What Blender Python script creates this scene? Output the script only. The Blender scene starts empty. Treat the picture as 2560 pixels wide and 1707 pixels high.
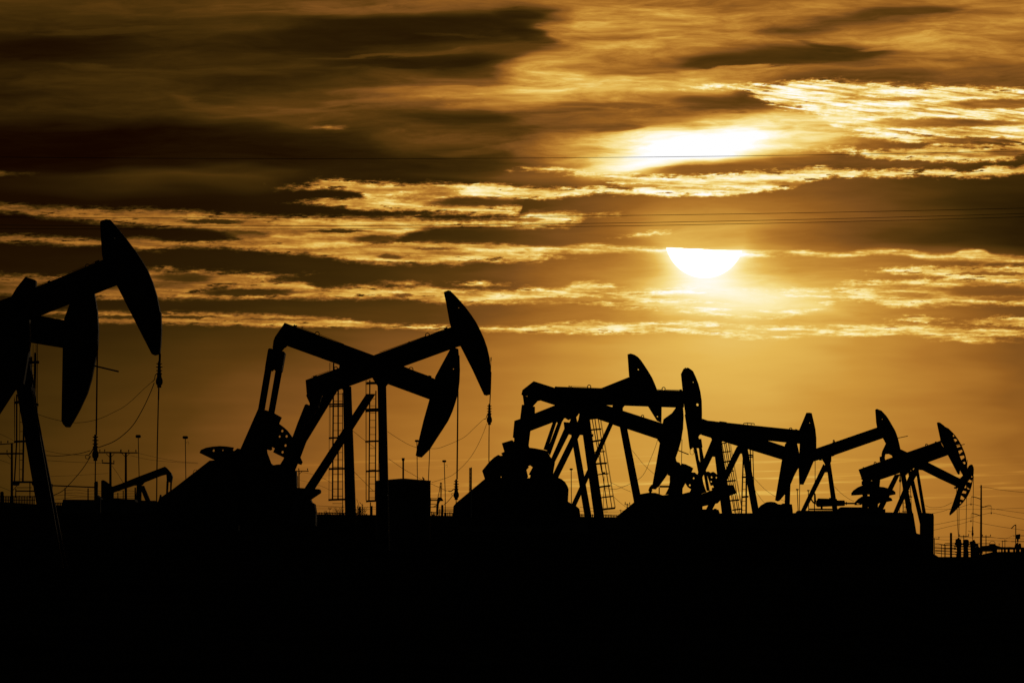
import bpy, bmesh, math, random
from mathutils import Vector
from mathutils.geometry import tessellate_polygon
random.seed(7)
sc = bpy.context.scene
col = sc.collection

# ---------------------------------------------------------------- camera geometry
# A 300 mm telephoto look across an oil field into the setting sun.  F is the focal
# length in units of 1/2560 of the frame width; HORIZON is where eye level falls.
F = 300.0 / 36.0 * 2560.0
HORIZON = 1400.0
EYE = 1.7

def px(x, y, Y):
    """a sight line (x, y in 1/2560 frame widths) met at the distance Y metres"""
    return Vector(((x - 1280.0) / F * Y, Y, EYE + (HORIZON - y) / F * Y))

FR = {'N': (0, 0, 1), 'Z1': (0, 500, 3.921), 'Z2': (0, 880, 3.733), 'Z3': (440, 780, 4.612), 'Z4': (440, 1000, 4.612),
      'Z5': (820, 700, 4.355), 'Z6': (820, 980, 4.355), 'R1': (1180, 860, 5.226), 'R2': (1100, 1060, 5.6),
      'R3': (1500, 860, 5.226), 'R4': (1480, 1080, 5.6), 'R5': (1840, 980, 5.226), 'R6': (2080, 1020, 5.6),
      'R7': (2280, 1180, 6.532), 'A1': (1060, 1160, 11.2), 'A2': (1600, 1130, 8.712), 'A3': (2330, 1300, 10.226),
      'A4': (0, 1040, 6.535), 'A5': (1980, 1150, 6.532), 'A6': (0, 820, 6.535)}

def q(fr, *v):
    x0, y0, s = FR[fr]
    return [(x0 + v[i] / s, y0 + v[i + 1] / s) for i in range(0, len(v), 2)]

def circ(fr, x, y, r, n=12):
    x0, y0, s = FR[fr]
    return [(x0 + (x + r * math.cos(6.28318 * i / n)) / s, y0 + (y + 1.15 * r * math.sin(6.28318 * i / n)) / s) for i in range(n)]

# ---------------------------------------------------------------- terrain
def lerp_tab(tab, x):
    if x <= tab[0][0]: return tab[0][1]
    for (a, b), (c, d) in zip(tab, tab[1:]):
        if x <= c: return b + (d - b) * (x - a) / (c - a)
    return tab[-1][1]

RIDGE = [(-3000, 1240), (0, 1254), (130, 1262), (400, 1272), (800, 1285), (1150, 1289), (1550, 1292), (1850, 1297), (2230, 1302),
         (2290, 1338), (2315, 1372), (2345, 1391), (2440, 1391), (2470, 1379), (2560, 1378), (6000, 1380)]
RY = 640.0
def ground_z(X, Y):
    xx = 1280 + X / max(Y, 60.0) * F
    zr = EYE + (HORIZON - lerp_tab(RIDGE, xx)) / F * RY
    if Y <= 120: return 0.0
    if Y <= RY: return zr * ((Y - 120) / (RY - 120)) ** 1.15
    t = min(1.0, (Y - RY) / 2500.0)
    return zr + (-9.0 - zr) * t

def gpx(x, Y):
    """where the ground falls on the sight line column x at distance Y"""
    X = (x - 1280) / F * Y
    return HORIZON - (ground_z(X, Y) - EYE) / Y * F

# ---------------------------------------------------------------- materials
def mat(name, base, var=0.35, rough=0.75, scale=3.0, spec=0.25, metal=0.0, rust=None):
    m = bpy.data.materials.new(name); m.use_nodes = True
    nt = m.node_tree; b = nt.nodes['Principled BSDF']
    tc = nt.nodes.new('ShaderNodeTexCoord')
    n = nt.nodes.new('ShaderNodeTexNoise'); n.inputs['Scale'].default_value = scale; n.inputs['Detail'].default_value = 6
    nt.links.new(tc.outputs['Object'], n.inputs['Vector'])
    r = nt.nodes.new('ShaderNodeValToRGB')
    r.color_ramp.elements[0].position = 0.35; r.color_ramp.elements[1].position = 0.7
    lo = tuple(c * (1 - var) for c in base); hi = rust if rust else tuple(c * (1 + var) for c in base)
    r.color_ramp.elements[0].color = (*lo, 1); r.color_ramp.elements[1].color = (*hi, 1)
    nt.links.new(n.outputs['Fac'], r.inputs['Fac']); nt.links.new(r.outputs['Color'], b.inputs['Base Color'])
    b.inputs['Roughness'].default_value = rough; b.inputs['Metallic'].default_value = metal
    b.inputs['Specular IOR Level'].default_value = spec
    return m

M = {
    'paint': mat('dark_weathered_paint', (0.035, 0.033, 0.030), rust=(0.06, 0.04, 0.028)),
    'steel': mat('dull_steel', (0.06, 0.058, 0.055), rough=0.8),
    'rope': mat('greased_wire_rope', (0.03, 0.028, 0.025), scale=30),
    'wood': mat('creosoted_wood', (0.06, 0.045, 0.03), scale=8, rough=0.9, spec=0.1),
    'lit_side': mat('lit_side_steel', (0.30, 0.29, 0.27), var=0.15, scale=12, rough=0.6),  # paler steel tone with the light on the post's side put into it
    'tank': mat('tank_paint', (0.06, 0.055, 0.05), scale=1.2),
    'concrete': mat('weathered_concrete', (0.09, 0.083, 0.075), scale=2, rough=0.95, spec=0.1),
    'soil': mat('dry_soil', (0.035, 0.027, 0.019), scale=0.15, rough=1.0, spec=0.0, rust=(0.05, 0.04, 0.028)),
    'weed': mat('dry_stalk', (0.09, 0.07, 0.035), scale=20, rough=0.95, spec=0.05),
    'cable': mat('black_cable', (0.02, 0.02, 0.02), scale=20, rough=0.7),
    'wire': mat('weathered_conductor', (0.10, 0.10, 0.10), scale=20, rough=0.6),
}

# ---------------------------------------------------------------- mesh building
class MB:
    def __init__(self): self.bm = bmesh.new()
    def prism(self, poly, Y, y0, y1, holes=(), shift=None):
        """an outline given on sight lines, cut at distance Y and given real thickness y0..y1"""
        loops = [poly] + list(holes)
        # drop duplicate neighbours
        L = []
        for lp in loops:
            c = [p for i, p in enumerate(lp) if (abs(p[0] - lp[i - 1][0]) + abs(p[1] - lp[i - 1][1])) > 1e-4]
            L.append(c)
        P = [[px(x, y, Y) for x, y in lp] for lp in L]
        flat = [v for lp in P for v in lp]
        tris = tessellate_polygon([[Vector((v.x, v.z, 0)) for v in lp] for lp in P])
        fr = [self.bm.verts.new((v.x, Y + y0, v.z)) for v in flat]
        bk = [self.bm.verts.new((v.x, Y + y1, v.z)) for v in flat]
        for t in tris:
            try:
                self.bm.faces.new([fr[i] for i in t]); self.bm.faces.new([bk[i] for i in reversed(t)])
            except ValueError: pass
        o = 0
        for lp in P:
            n = len(lp)
            for i in range(n):
                j = (i + 1) % n
                try: self.bm.faces.new([fr[o + i], fr[o + j], bk[o + j], bk[o + i]])
                except ValueError: pass
            o += n
        return self
    def hexa(self, top, bot):
        """two quads of 3-D points, joined"""
        a = [self.bm.verts.new(p) for p in top]; b = [self.bm.verts.new(p) for p in bot]
        self.bm.faces.new(a); self.bm.faces.new(b[::-1])
        for i in range(4):
            j = (i + 1) % 4
            self.bm.faces.new([a[i], b[i], b[j], a[j]])
        return self
    def leg(self, TL, TR, BR, BL, Y, yt, yb, th):
        """a straight tapering strut whose foot stands further out in depth than its head"""
        p = [px(*TL, Y), px(*TR, Y), px(*BR, Y), px(*BL, Y)]
        def at(v, y): return Vector((v.x, Y + y, v.z))
        self.hexa([at(p[0], yt - th), at(p[1], yt - th), at(p[1], yt + th), at(p[0], yt + th)],
                  [at(p[3], yb - th), at(p[2], yb - th), at(p[2], yb + th), at(p[3], yb + th)])
        return self
    def tube(self, pts, r, n=6, closed=False):
        rings = []
        m = len(pts)
        for i, p in enumerate(pts):
            a = pts[(i - 1) % m] if (i > 0 or closed) else pts[0]
            b = pts[(i + 1) % m] if (i < m - 1 or closed) else pts[-1]
            d = (b - a).normalized()
            s = d.cross(Vector((0, 1, 0)))
            if s.length < 0.05: s = d.cross(Vector((1, 0, 0)))
            s.normalize(); u = d.cross(s).normalized()
            rr = r[i] if isinstance(r, (list, tuple)) else r
            rings.append([self.bm.verts.new(p + (s * math.cos(6.28318 * k / n) + u * math.sin(6.28318 * k / n)) * rr) for k in range(n)])
        rng = range(m if closed else m - 1)
        for i in rng:
            A, B = rings[i], rings[(i + 1) % m]
            for k in range(n):
                self.bm.faces.new([A[k], A[(k + 1) % n], B[(k + 1) % n], B[k]])
        if not closed:
            self.bm.faces.new(rings[0][::-1]); self.bm.faces.new(rings[-1])
        return self
    def tpx(self, pts, Y, wpx, yo=0.0, n=6, closed=False, smooth=False):
        P = [px(x, y, Y) + Vector((0, yo if not isinstance(yo, (list, tuple)) else yo[i], 0)) for i, (x, y) in enumerate(pts)]
        if smooth: P = spline(P, closed)
        return self.tube(P, wpx / 2 / F * Y, n, closed)
    def lathe(self, base, prof, n=14):
        """prof: (height, radius) pairs going up or down from base (a point on the axis)"""
        rings = []
        for h, r in prof:
            rings.append([self.bm.verts.new(base + Vector((r * math.cos(6.28318 * k / n), r * math.sin(6.28318 * k / n), h))) for k in range(n)])
        for A, B in zip(rings, rings[1:]):
            for k in range(n): self.bm.faces.new([A[k], A[(k + 1) % n], B[(k + 1) % n], B[k]])
        self.bm.faces.new(rings[0]); self.bm.faces.new(rings[-1][::-1])
        return self
    def ring(self, fr, x, y, r, Y, wpx, yo=0.0, a0=0, a1=360, n=16):
        x0, y0, s = FR[fr]
        cx, cy, rr = x0 + x / s, y0 + y / s, r / s
        full = (a1 - a0) >= 360
        m = n if full else n + 1
        pts = [(cx + rr * math.cos(math.radians(a0 + (a1 - a0) * i / n)), cy - rr * math.sin(math.radians(a0 + (a1 - a0) * i / n))) for i in range(m)]
        return self.tpx(pts, Y, wpx, yo, 6, closed=full)
    def build(self, name, m, parent=None, loc=None):
        bm = self.bm
        bmesh.ops.remove_doubles(bm, verts=bm.verts, dist=1e-5)
        bmesh.ops.recalc_face_normals(bm, faces=bm.faces)
        root = parent
        while root is not None and root.parent is not None: root = root.parent
        base = Vector(root.location) if root is not None else (Vector(loc) if loc is not None else None)
        if base is None:
            zs = min(v.co.z for v in bm.verts); n = len(bm.verts)
            base = Vector((sum(v.co.x for v in bm.verts) / n, sum(v.co.y for v in bm.verts) / n, zs))
        bmesh.ops.translate(bm, verts=bm.verts, vec=-base)
        me = bpy.data.meshes.new(name); bm.to_mesh(me); bm.free()
        me.materials.append(M[m])
        o = bpy.data.objects.new(name, me); col.objects.link(o)
        if parent is not None: o.parent = parent
        else: o.location = base
        return o

def spline(P, closed=False, k=6):
    out = []
    n = len(P)
    for i in range(n - 1):
        p0, p1, p2, p3 = P[max(i - 1, 0)], P[i], P[i + 1], P[min(i + 2, n - 1)]
        for j in range(k):
            t = j / k
            out.append(0.5 * ((2 * p1) + (p2 - p0) * t + (2 * p0 - 5 * p1 + 4 * p2 - p3) * t * t + (3 * p1 - p0 - 3 * p2 + p3) * t ** 3))
    out.append(P[-1])
    return out

def tag(o, label, cat, group=None, kind=None):
    if label: o['label'] = label
    if cat: o['category'] = cat
    if group: o['group'] = group
    if kind: o['kind'] = kind
    return o

def thing(name, label, cat, loc, group=None):
    o = bpy.data.objects.new(name, None); col.objects.link(o)
    o.location = loc; o.empty_display_size = 0.3
    return tag(o, label, cat, group)

def foot(x, Y):
    """the point of the ground on column x at distance Y"""
    v = px(x, 0, Y)
    return Vector((v.x, Y, ground_z(v.x, Y)))

def down(a, b, yto):
    """carry the line a->b on to height yto"""
    t = (yto - a[1]) / (b[1] - a[1])
    return (a[0] + (b[0] - a[0]) * t, yto)

# ---------------------------------------------------------------- pump jacks
JG = 'pump jacks working side by side on the oil field'
CLAMP = [(0, .35), (.07, .35), (.08, .8), (.11, .8), (.12, .42), (.2, .42), (.21, .95), (.24, .95), (.25, .45), (.33, .45), (.34, .85), (.37, .85),
         (.38, .5), (.44, .5), (.45, .8), (.49, .8), (.5, .62), (.6, .66), (.7, .95), (.8, 1.0), (.88, .85), (.9, .6), (1, .58)]

def ladder(root, Y, rails, rungs, bars, hoops, yo=0.5):
    """rails: two (x0,y0,x1,y1,w); rungs: heights; bars: cage uprights (x0,y0,x1,y1,w); hoops (x0,y0,x1,y1,w) bulge towards the viewer"""
    m = MB()
    for (a, b, c, d, w) in rails: m.tpx([(a, b), (c, d)], Y, w, yo)
    (a, b, c, d, _), (e, f, g, h, _) = rails
    for y in rungs:
        t = (y - b) / (d - b); u = (y - f) / (h - f)
        m.tpx([(a + (c - a) * t, y), (e + (g - e) * u, y)], Y, max(1.3, 0), yo)
    lad = m.build('ladder', 'steel', root)
    if hoops or bars:
        m = MB()
        hx0 = min([h[0] for h in hoops] + [b_[0] for b_ in bars]) if (hoops or bars) else 0
        for (x0, y0, x1, y1, w) in hoops:
            pts, yy = [], []
            for i in range(9):
                t = i / 8
                pts.append((x0 + (x1 - x0) * (0.5 - 0.5 * math.cos(math.pi * t)), y0 + (y1 - y0) * t)); yy.append(yo - 0.05 - 0.6 * math.sin(math.pi * t))
            P = [px(x, y, Y) + Vector((0, e, 0)) for (x, y), e in zip(pts, yy)]
            hw = w / F * Y / 2
            for A, B in zip(P, P[1:]):       # a flat band
                for s in (0,):
                    v = [m.bm.verts.new(p) for p in (A + Vector((0, 0, hw)), B + Vector((0, 0, hw)), B - Vector((0, 0, hw)), A - Vector((0, 0, hw)))]
                    m.bm.faces.new(v)
                    v2 = [m.bm.verts.new(p + Vector((0, 0.012, 0))) for p in (A + Vector((0, 0, hw)), B + Vector((0, 0, hw)), B - Vector((0, 0, hw)), A - Vector((0, 0, hw)))]
                    m.bm.faces.new(v2[::-1])
                    m.bm.faces.new([v[0], v2[0], v2[1], v[1]]); m.bm.faces.new([v[3], v[2], v2[2], v2[3]])
        for k, (x0, y0, x1, y1, w) in enumerate(bars):
            xs = [h[0] for h in hoops] + [h[2] for h in hoops]
            t = (x0 - min(xs)) / max(1e-3, max(xs) - min(xs)) if hoops else 0.5
            t = min(1, max(0, t))
            m.tpx([(x0, y0), (x1, y1)], Y, w, yo - 0.05 - 1.2 * math.sqrt(max(0.0, t * (1 - t))) + 0.03)
        m.build('safety_cage', 'steel', lad)
    return lad

def jack(Y, cx, label, **d):
    root = thing('pump_jack', label, 'pump jack', foot(cx, Y), JG)
    gy = HORIZON - (root.location.z - EYE) / Y * F
    E = lambda p: q(p[0], *p[1:])
    # walking beam, its lifting eyes and the safety line along its top
    if 'beam' in d:
        beam = MB().prism(E(d['beam']), Y, -0.28, 0.28).build('walking_beam', 'paint', root)
        for (fr, x, y, r) in d.get('eyes', ()):
            MB().ring(fr, x, y, r, Y, 2.2).build('lifting_eye', 'steel', beam)
        for ln in d.get('lines', ()):
            MB().tpx(E(ln), Y, 1.1, -0.1).build('safety_line', 'rope', beam)
        for bl in d.get('blocks', ()):
            MB().prism(E(bl), Y, -0.15, 0.15).build('bracket', 'paint', beam)
    if 'head' in d:
        hd = MB().prism(E(d['head']), Y, -0.36, 0.36, [circ(*h) for h in d.get('hh', ())] + [E(h) for h in d.get('hp', ())]).build('horse_head', 'paint', root)
        for ln, w in d.get('sticks', ()):
            MB().tpx(E(ln), Y, w, -0.3).build('latch_bar', 'steel', hd)
    if 'saddle' in d: MB().prism(E(d['saddle']), Y, -0.42, 0.42, [E(h) for h in d.get('sh', ())]).build('saddle_bearing', 'paint', root)
    for lg in d.get('legs', ()):
        fr, pts, mode = lg[0], lg[1], lg[2]
        P = q(fr, *pts)
        yto = gy + 12
        BR, BL = down(P[1], P[2], yto), down(P[0], P[3], yto)
        nm = 'rear_leg' if mode.endswith('r') else 'front_leg'
        sides = {'p': (-1, 1), 'n': (-1,), 'f': (1,)}[mode[0]]
        for s in sides:
            MB().leg(P[0], P[1], BR, BL, Y, s * 0.36, s * 1.25, 0.12).build(nm, 'paint', root)
    for p in d.get('equal', ()): MB().prism(E(p), Y, -1.0, 1.0).build('equalizer', 'paint', root)
    for i, p in enumerate(d.get('pitmans', ())):
        s = -1 if i % 2 == 0 else 1
        MB().prism(E(p), Y, s * 1.0 - 0.09, s * 1.0 + 0.09).build('pitman_arm', 'paint', root)
    for i, c in enumerate(d.get('cranks', ())):
        s = -1 if i % 2 == 0 else 1
        cr = MB().prism(E(c[0]), Y, s * 1.28 - 0.14, s * 1.28 + 0.14).build('crank', 'paint', root)
        for w in c[1:]:
            MB().prism(E(w[0]), Y, s * 1.28 - 0.22, s * 1.28 + 0.22, [circ(*h) for h in w[1:]]).build('counterweight', 'paint', cr)
    for (nm, p, y0, y1, mt) in d.get('solids', ()): MB().prism(E(p), Y, y0, y1).build(nm, mt, root)
    for (nm, p, w, yo) in d.get('tubes', ()): MB().tpx(E(p), Y, w, yo).build(nm, 'steel', root)
    for l in d.get('ladders', ()): ladder(root, Y, *l)
    if 'bridle' in d:
        m = None
        for i, (p, w) in enumerate(d['bridle']):
            MB().tpx(E(p), Y, w, -0.08 + 0.16 * (i % 2)).build('bridle_rope', 'rope', root)
    if 'carrier' in d:
        fr, x, y0, y1, hw = d['carrier']
        (X, y0), (_, y1) = q(fr, x, y0, x, y1)
        s = FR[fr][2]
        L = (y1 - y0) / F * Y; R = hw / s / F * Y
        car = MB().lathe(px(X, y0, Y), [(-t * L, r * R) for t, r in CLAMP]).build('carrier_bar', 'steel', root)
        for fr2, pts, w in d.get('arms', ()):
            MB().tpx(q(fr2, *pts), Y, w, -0.02, smooth=True).build('sensor_arm', 'steel', car)
    for p, w in d.get('rod', ()): MB().tpx(E(p), Y, w).build('polished_rod', 'steel', root)
    for (p, w) in d.get('cables', ()): MB().tpx(E(p), Y, w, -0.5, smooth=True).build('load_cable', 'cable', root)
    # foundation skid under the machine
    if 'skid' in d:
        x0, x1, yt = d['skid']
        MB().prism([(x0, yt), (x1, yt), (x1, gy + 14), (x0, gy + 14)], Y, -1.45, 1.45).build('base_skid', 'concrete', root)
    return root

# --- the two big ones at the near end of the row
jack(280, 60, 'biggest pump jack, its horse head raised highest and beam running out of the frame',
     head=('Z1', 985,220,1000,205,1045,193,1085,197,1110,225,1165,290,1235,375,1330,500,1400,605,1450,690,1500,810,1540,940,1572,1100,1581,1105,1586,1270,1580,1400,1570,1500,1545,1515,1515,1522,1490,1510,1145,833,1015,588,1005,545,995,400),
     hh=(('Z1', 1130, 374, 7),),
     beam=('Z1', 1060,572,1015,588,355,857,0,990,-700,1273,-700,1570,0,1291,390,1135,1145,833,1150,700),
     eyes=(('Z1', 858, 650, 21),), blocks=(('Z1', 930,622,938,600,975,588,982,612), ('Z1', 465,812,470,796,490,790,494,804)),
     lines=(('Z1', 365,848,480,793,840,648), ('Z1', 880,640,940,602)),
     saddle=('N', -40,770,75,800,76,860,69,905,60,960,-30,960),
     legs=(('N', (42,968,80,968,126,1215,87,1215), 'pf'), ('N', (4,955,50,955,-60,1122,-106,1122), 'pr')),
     solids=(('service_cover', ('Z1', 120,945,165,870,250,762,262,757,350,787,357,800,355,862,240,990), -0.4, 0.4, 'paint'),
             ('base_platform', ('A4', 230,1058,560,1062,580,1130,540,1130,525,1088,300,1088,285,1130,220,1130), -0.5, 0.9, 'steel')),
     tubes=(('guard_rail', ('A4', 285,1168,530,1168), 1.8, -0.4), ('guard_rail', ('A4', 262,1222,570,1224), 3.4, -0.4), ('guard_post', ('A4', 500,1080,500,1330), 2.6, -0.4), ('guard_post', ('A4', 270,1180,268,1330), 2.8, -0.4), ('guard_brace', ('A4', 330,1090,215,1220), 1.6, -0.4)),
     ladders=(((( 46.0,985,44.3,1204,1.5), (56.5,990,53.2,1204,4.6)), [1030.4,1054,1077.2,1125,1148.6,1172.4,1195.8],
               [(33,995,33.6,1100,1.0), (34.6,990,34.4,1100,1.2), (40.2,985,40.0,1103,3.8), (40.0,1103,34.6,1202,3.6)],
               [(31.5,1007,52,1003,7), (31,1104,68,1101.5,5.5)], 0.9),),
     bridle=((('N', 401.2,884,400.6,906), 3.2), (('N', 398.2,884,397.6,906), 3.2)),
     carrier=('Z2', 1486, 85, 332, 33),
     arms=(('Z2', (1470,200,1450,215,1442,255,1420,278), 2.0),),
     rod=((('N', 397,966,396,1000), 3.6), (('N', 396,998,393.3,1110,392.3,1176,391.5,1256), 3.0)),
     cables=((('Z2', 1425,280,1350,345,1240,450,1150,520,1050,572,970,610,890,637,800,655,720,661,650,656,580,645,460,615,340,575), 1.1),
             (('Z2', 1445,290,1410,380,1340,530,1250,680,1150,780,1060,840,990,868,920,893), 2.0)))

jack(293, 62, 'big pump jack with lowered horse head partly hidden behind the biggest one',
     head=('N', 161.5,797.5,176,759,201.5,717,214,711,227,714,233.5,727,236.7,736,241,757.6,244.3,780.5,246.8,826,245,870,242.4,882,237,912,230,947,219.6,981.8,201,1022,184.8,1051.5,174.5,1068,165,1067.5,158,1059.5,154.8,1051.5,158,869.8),
     beam=('Z1', 640,1180,390,1135,0,1068,-600,965,-600,1245,0,1346,365,1408,640,1453),
     legs=(('N', (46,905,76,905,116,1215,92,1215), 'pf'), ('N', (20,900,52,900,-90,1120,-122,1120), 'pr')),
     saddle=('N', -10,820,74,850,76,985,46,975,10,975),
     ladders=((((75,890,72,1030,4.2), (84.2,880,81.5,1030,5)), [912.7,936,959.5], [(88.8,860,88.6,1032,1.6), (91.8,858,91,1035,1.6), (81.5,860,81.8,900,1)],
               [(69,906,94.5,904,7), (82,1008,93,1011,6.5)], 0.9),),
     sticks=((('Z2', 885,130,1112,184), 4.0),),
     bridle=((('N', 244.7,850,241.8,1088), 2.2), (('N', 242.6,850,239.5,1088), 2.2)),
     carrier=('Z2', 890, 768, 1014, 31),
     arms=(('Z2', (875,890,850,935,832,955), 2.6), ('Z2', (835,975,822,995,802,990,797,970,812,958,830,962,835,975), 1.6)),
     rod=((('N', 238.6,1150,238,1206), 3.0),),
     cables=((('Z2', 850,920,760,945,660,960,550,970,410,963), 1.6), (('Z2', 855,970,770,1100,640,1250,590,1295,540,1322,490,1340), 1.8)))

# --- the crossed pair in the middle
jack(360, 950, 'pump jack with raised horse head and crossed beam, round tank at its feet',
     head=('Z5', 1260,135,1310,115,1335,120,1345,133,1380,165,1440,230,1500,300,1560,380,1610,455,1660,550,1700,640,1735,740,1760,850,1770,930,1776,1000,1774,1100,1770,1180,1765,1245,1725,1256,1698,1248,1570,970,1440,715,1338,515,1325,470,1285,250),
     hh=(('Z5', 1424, 303, 6),),
     beam=('N', 764.2,950.2,1128,817.8,1134,830,1154,864.5,1146,866,804,990,767.5,991.4),
     eyes=(('Z5', 1083, 600, 22), ('Z3', 1843, 650, 19)), blocks=(('Z5', 1262,545,1270,522,1296,512,1304,532), ('Z3', 1580,752,1585,733,1600,740,1620,727,1625,745), ('Z5', 870,682,875,672,888,668,892,678)),
     lines=(('Z5', 1110,598,1270,532), ('Z3', 1560,748,1760,680), ('Z5', 560,788,1060,612)),
     saddle=('Z5', 470,1000,700,1020,655,1128,632,1155,540,1155,490,1080),
     legs=(('Z5', (540,1100,632,1150,640.6,1560,549,1560), 'pf'), ('N', (916,985,938,985,787,1220,763,1220), 'pr')),
     equal=(('Z3', 1505,960,1512,980,1548,1060,1545,1078,1512,1064,1492,1072,1415,1265,1425,1272,1485,1300,1508,1288,1650,1100,1652,1088,1640,1086,1665,1040,1680,966),),
     pitmans=(('Z4', 1415,250,1490,285,1440,400,1290,750,1222,740,1350,430), ('Z4', 1505,275,1600,240,1490,495,1430,655,1365,810,1285,800,1435,405)),
     cranks=((('Z4', 460,697,480,640,760,568,1060,600,1110,735,1000,790,700,780), (('Z4', 285,612,300,578,360,553,430,540,520,533,600,538,678,550,668,580,680,592,700,578,720,560,760,568,800,700,460,697), ('Z4', 447, 585, 13), ('Z4', 553, 582, 8))),
             (('Z4', 1222,740,1290,700,1425,650,1452,710,1437,742,1390,728,1365,800,1260,800),)),
     solids=(('base_platform', ('Z4', 1395,1010,1660,1028,1667,1040,1667,1066,1555,1142,1570,1180,1590,1188,1605,1200,1618,1290,1618,1450,1300,1450), -1.4, 1.4, 'steel'),),
     ladders=((((923.2,948,921,1250,3.4), (938.4,975,937,1250,3.2)), [995,1012.5,1031,1049,1067,1084.5,1101.8,1119.5,1137.6,1155.5,1173,1190.5,1208,1226,1243],
               [(913.2,950,913.5,1250,1.2), (916,948,915.3,1250,1.0), (945.5,1088,945.5,1200,1.2)],
               [(914,957,943,956,6.5), (912,1025,944,1023,9), (911.5,1103,946,1101,4.5), (913,1177.5,948,1175.5,4.5), (913.5,1252.5,940,1250.5,5)], 1.4),),
     bridle=((('Z5', 1775,1000,1770,1180,1762,1355), 2.6),),
     sticks=((('Z5', 1776,842,1774,885), 2.6), (('Z5', 1774,880,1773,990), 1.2)),
     carrier=('Z6', 1757, 128, 356, 30), arms=(('Z6', (1740,235,1728,260,1718,288,1700,294), 1.8),),
     rod=((('Z6', 1755,350,1753,490), 2.2), (('Z6', 1753,480,1752,760), 2.4)),
     cables=((('Z6', 1700,292,1600,385,1500,480,1410,530,1300,577,1200,612,1115,615,1030,613,970,605,880,572,760,503,650,430), 0.9),
             (('Z6', 1730,340,1690,450,1620,600,1530,740,1400,870,1300,930,1130,982), 0.9)))

jack(376, 880, 'pump jack with lowered horse head, high rear end and a drilled counterweight',
     head=('N', 1087.5,947.2,1087.5,943.4,1091,936.5,1126,872,1136.6,869,1146,872.7,1147.2,888.3,1148.9,889,1150,925,1148.9,952.6,1146,977.8,1142.6,991.6,1138,1007.7,1131,1028.4,1120.8,1051.2,1104.7,1076.4,1091,1097.1,1074.9,1122.4,1054.2,1143,1046.2,1141.9,1039.3,1138.4,1043.9,1113.2,1058.8,1051.2,1073.7,998.4),
     hh=(('Z5', 1366, 968, 6),),
     beam=('N', 712,807,918.7,882.5,1006,914.5,1088,947.4,1092,990,1074,998.2,969,959.6,843,910,717.5,864.6,715,868,706,872,702.5,874.8,685.5,873.5,682.4,864.6,684,852,688,842),
     eyes=(('Z3', 1628, 252, 24), ('Z5', 904, 972, 22)), blocks=(('Z3', 1350,163,1365,142,1380,155,1395,150,1400,172), ('Z3', 1448,190,1453,170,1460,173,1460,192), ('Z5', 1090,1050,1096,1036,1128,1044,1124,1064)),
     lines=(('Z3', 1390,160,1600,248), ('Z3', 1650,258,1940,372), ('Z5', 930,985,1095,1045)),
     saddle=('N', 850,900,905,900,900,950,878,962,857,975,845,960),
     legs=(('Z6', (165,-60,252,-60,300,1300,190,1300), 'pf'), ('N', (822,966,852,962,763,1107,735,1107), 'pr')),
     equal=(('Z3', 1118,400,1125,430,1085,423,1070,432,1062,470,1032,648,1050,655,1105,680,1125,660,1135,665,1140,672,1215,692,1225,685,1262,475,1250,460,1210,450,1225,435,1250,405),),
     pitmans=(('Z3', 1035,650,1110,672,1030,1140,955,1118), ('Z3', 1140,668,1215,690,1128,1165,1058,1142)),
     cranks=((('Z4', 960,100,1030,128,1030,118,1060,125,1128,148,1230,205,1198,278,1120,400,1060,572,1068,640,1062,690,1035,735,755,735,700,690,755,565), (('Z4', 1198,276,1250,315,1295,355,1352,432,1400,560,1360,700,1252,665,1130,605,1150,560,1115,545,1120,572,1100,584,1060,574,1090,400), ('Z4', 1235, 360, 13), ('Z4', 1205, 424, 11), ('Z4', 1285, 421, 13), ('Z4', 1272, 527, 13), ('Z4', 1238, 603, 13))),),
     solids=(('gear_reducer', ('Z4', 560,690,940,700,1035,733,1110,735,1120,752,1170,744,1222,740,1300,770,1365,808,1392,818,1396,1012,1396,1420,560,1420), -1.0, 1.0, 'paint'),
             ('belt_guard', ('N', 390,1330,391,1275,396,1262,402,1246,440,1219.6,527,1151.8,541,1151,575,1151,600,1200,600,1330), -1.6, -1.1, 'paint')),
     tubes=(('cable_loop', ('Z4', 210,850,212,825,225,808,240,805,255,812), 1.2, -1.3),),
     ladders=((((832.2,905,829.5,1246,3.8), (854.8,980,854.8,1280,2.0)), [983,1001,1037.5,1056.3,1074.5,1129.5,1147.5,1166,1184.3,1202.5,1221,1239,1257.5,1275.5],
               [(822.4,905,821,1250,1.2), (826,905,824.5,1100,0.9), (844.5,962,844,1246,3.8), (860,1100,862,1250,1.4)],
               [(822,1009.5,858,1008.5,4), (822,1014.8,858,1013.5,4), (820,1094,858,1092.5,4.5), (820,1171.5,862,1170,5), (819,1249,862,1247,5)], 1.5),),
     bridle=((('N', 1145.6,978,1143.6,1198), 1.9), (('N', 1144,978,1141.6,1198), 1.9)),
     carrier=('Z6', 1396, 948, 1172, 31), arms=(('Z6', (1370,1055,1345,1075,1325,1080,1308,1074), 2.2), ('Z6', (1365,1095,1350,1098,1345,1112,1352,1124), 0.9)),
     rod=((('N', 1140.4,1248,1139.8,1290), 2.2),),
     cables=((('Z6', 1362,1120,1310,1185,1262,1228), 1.5), (('Z6', 270,420,400,525,510,603), 0.9), (('Z6', 290,870,400,980,500,1080), 0.9)))

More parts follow.
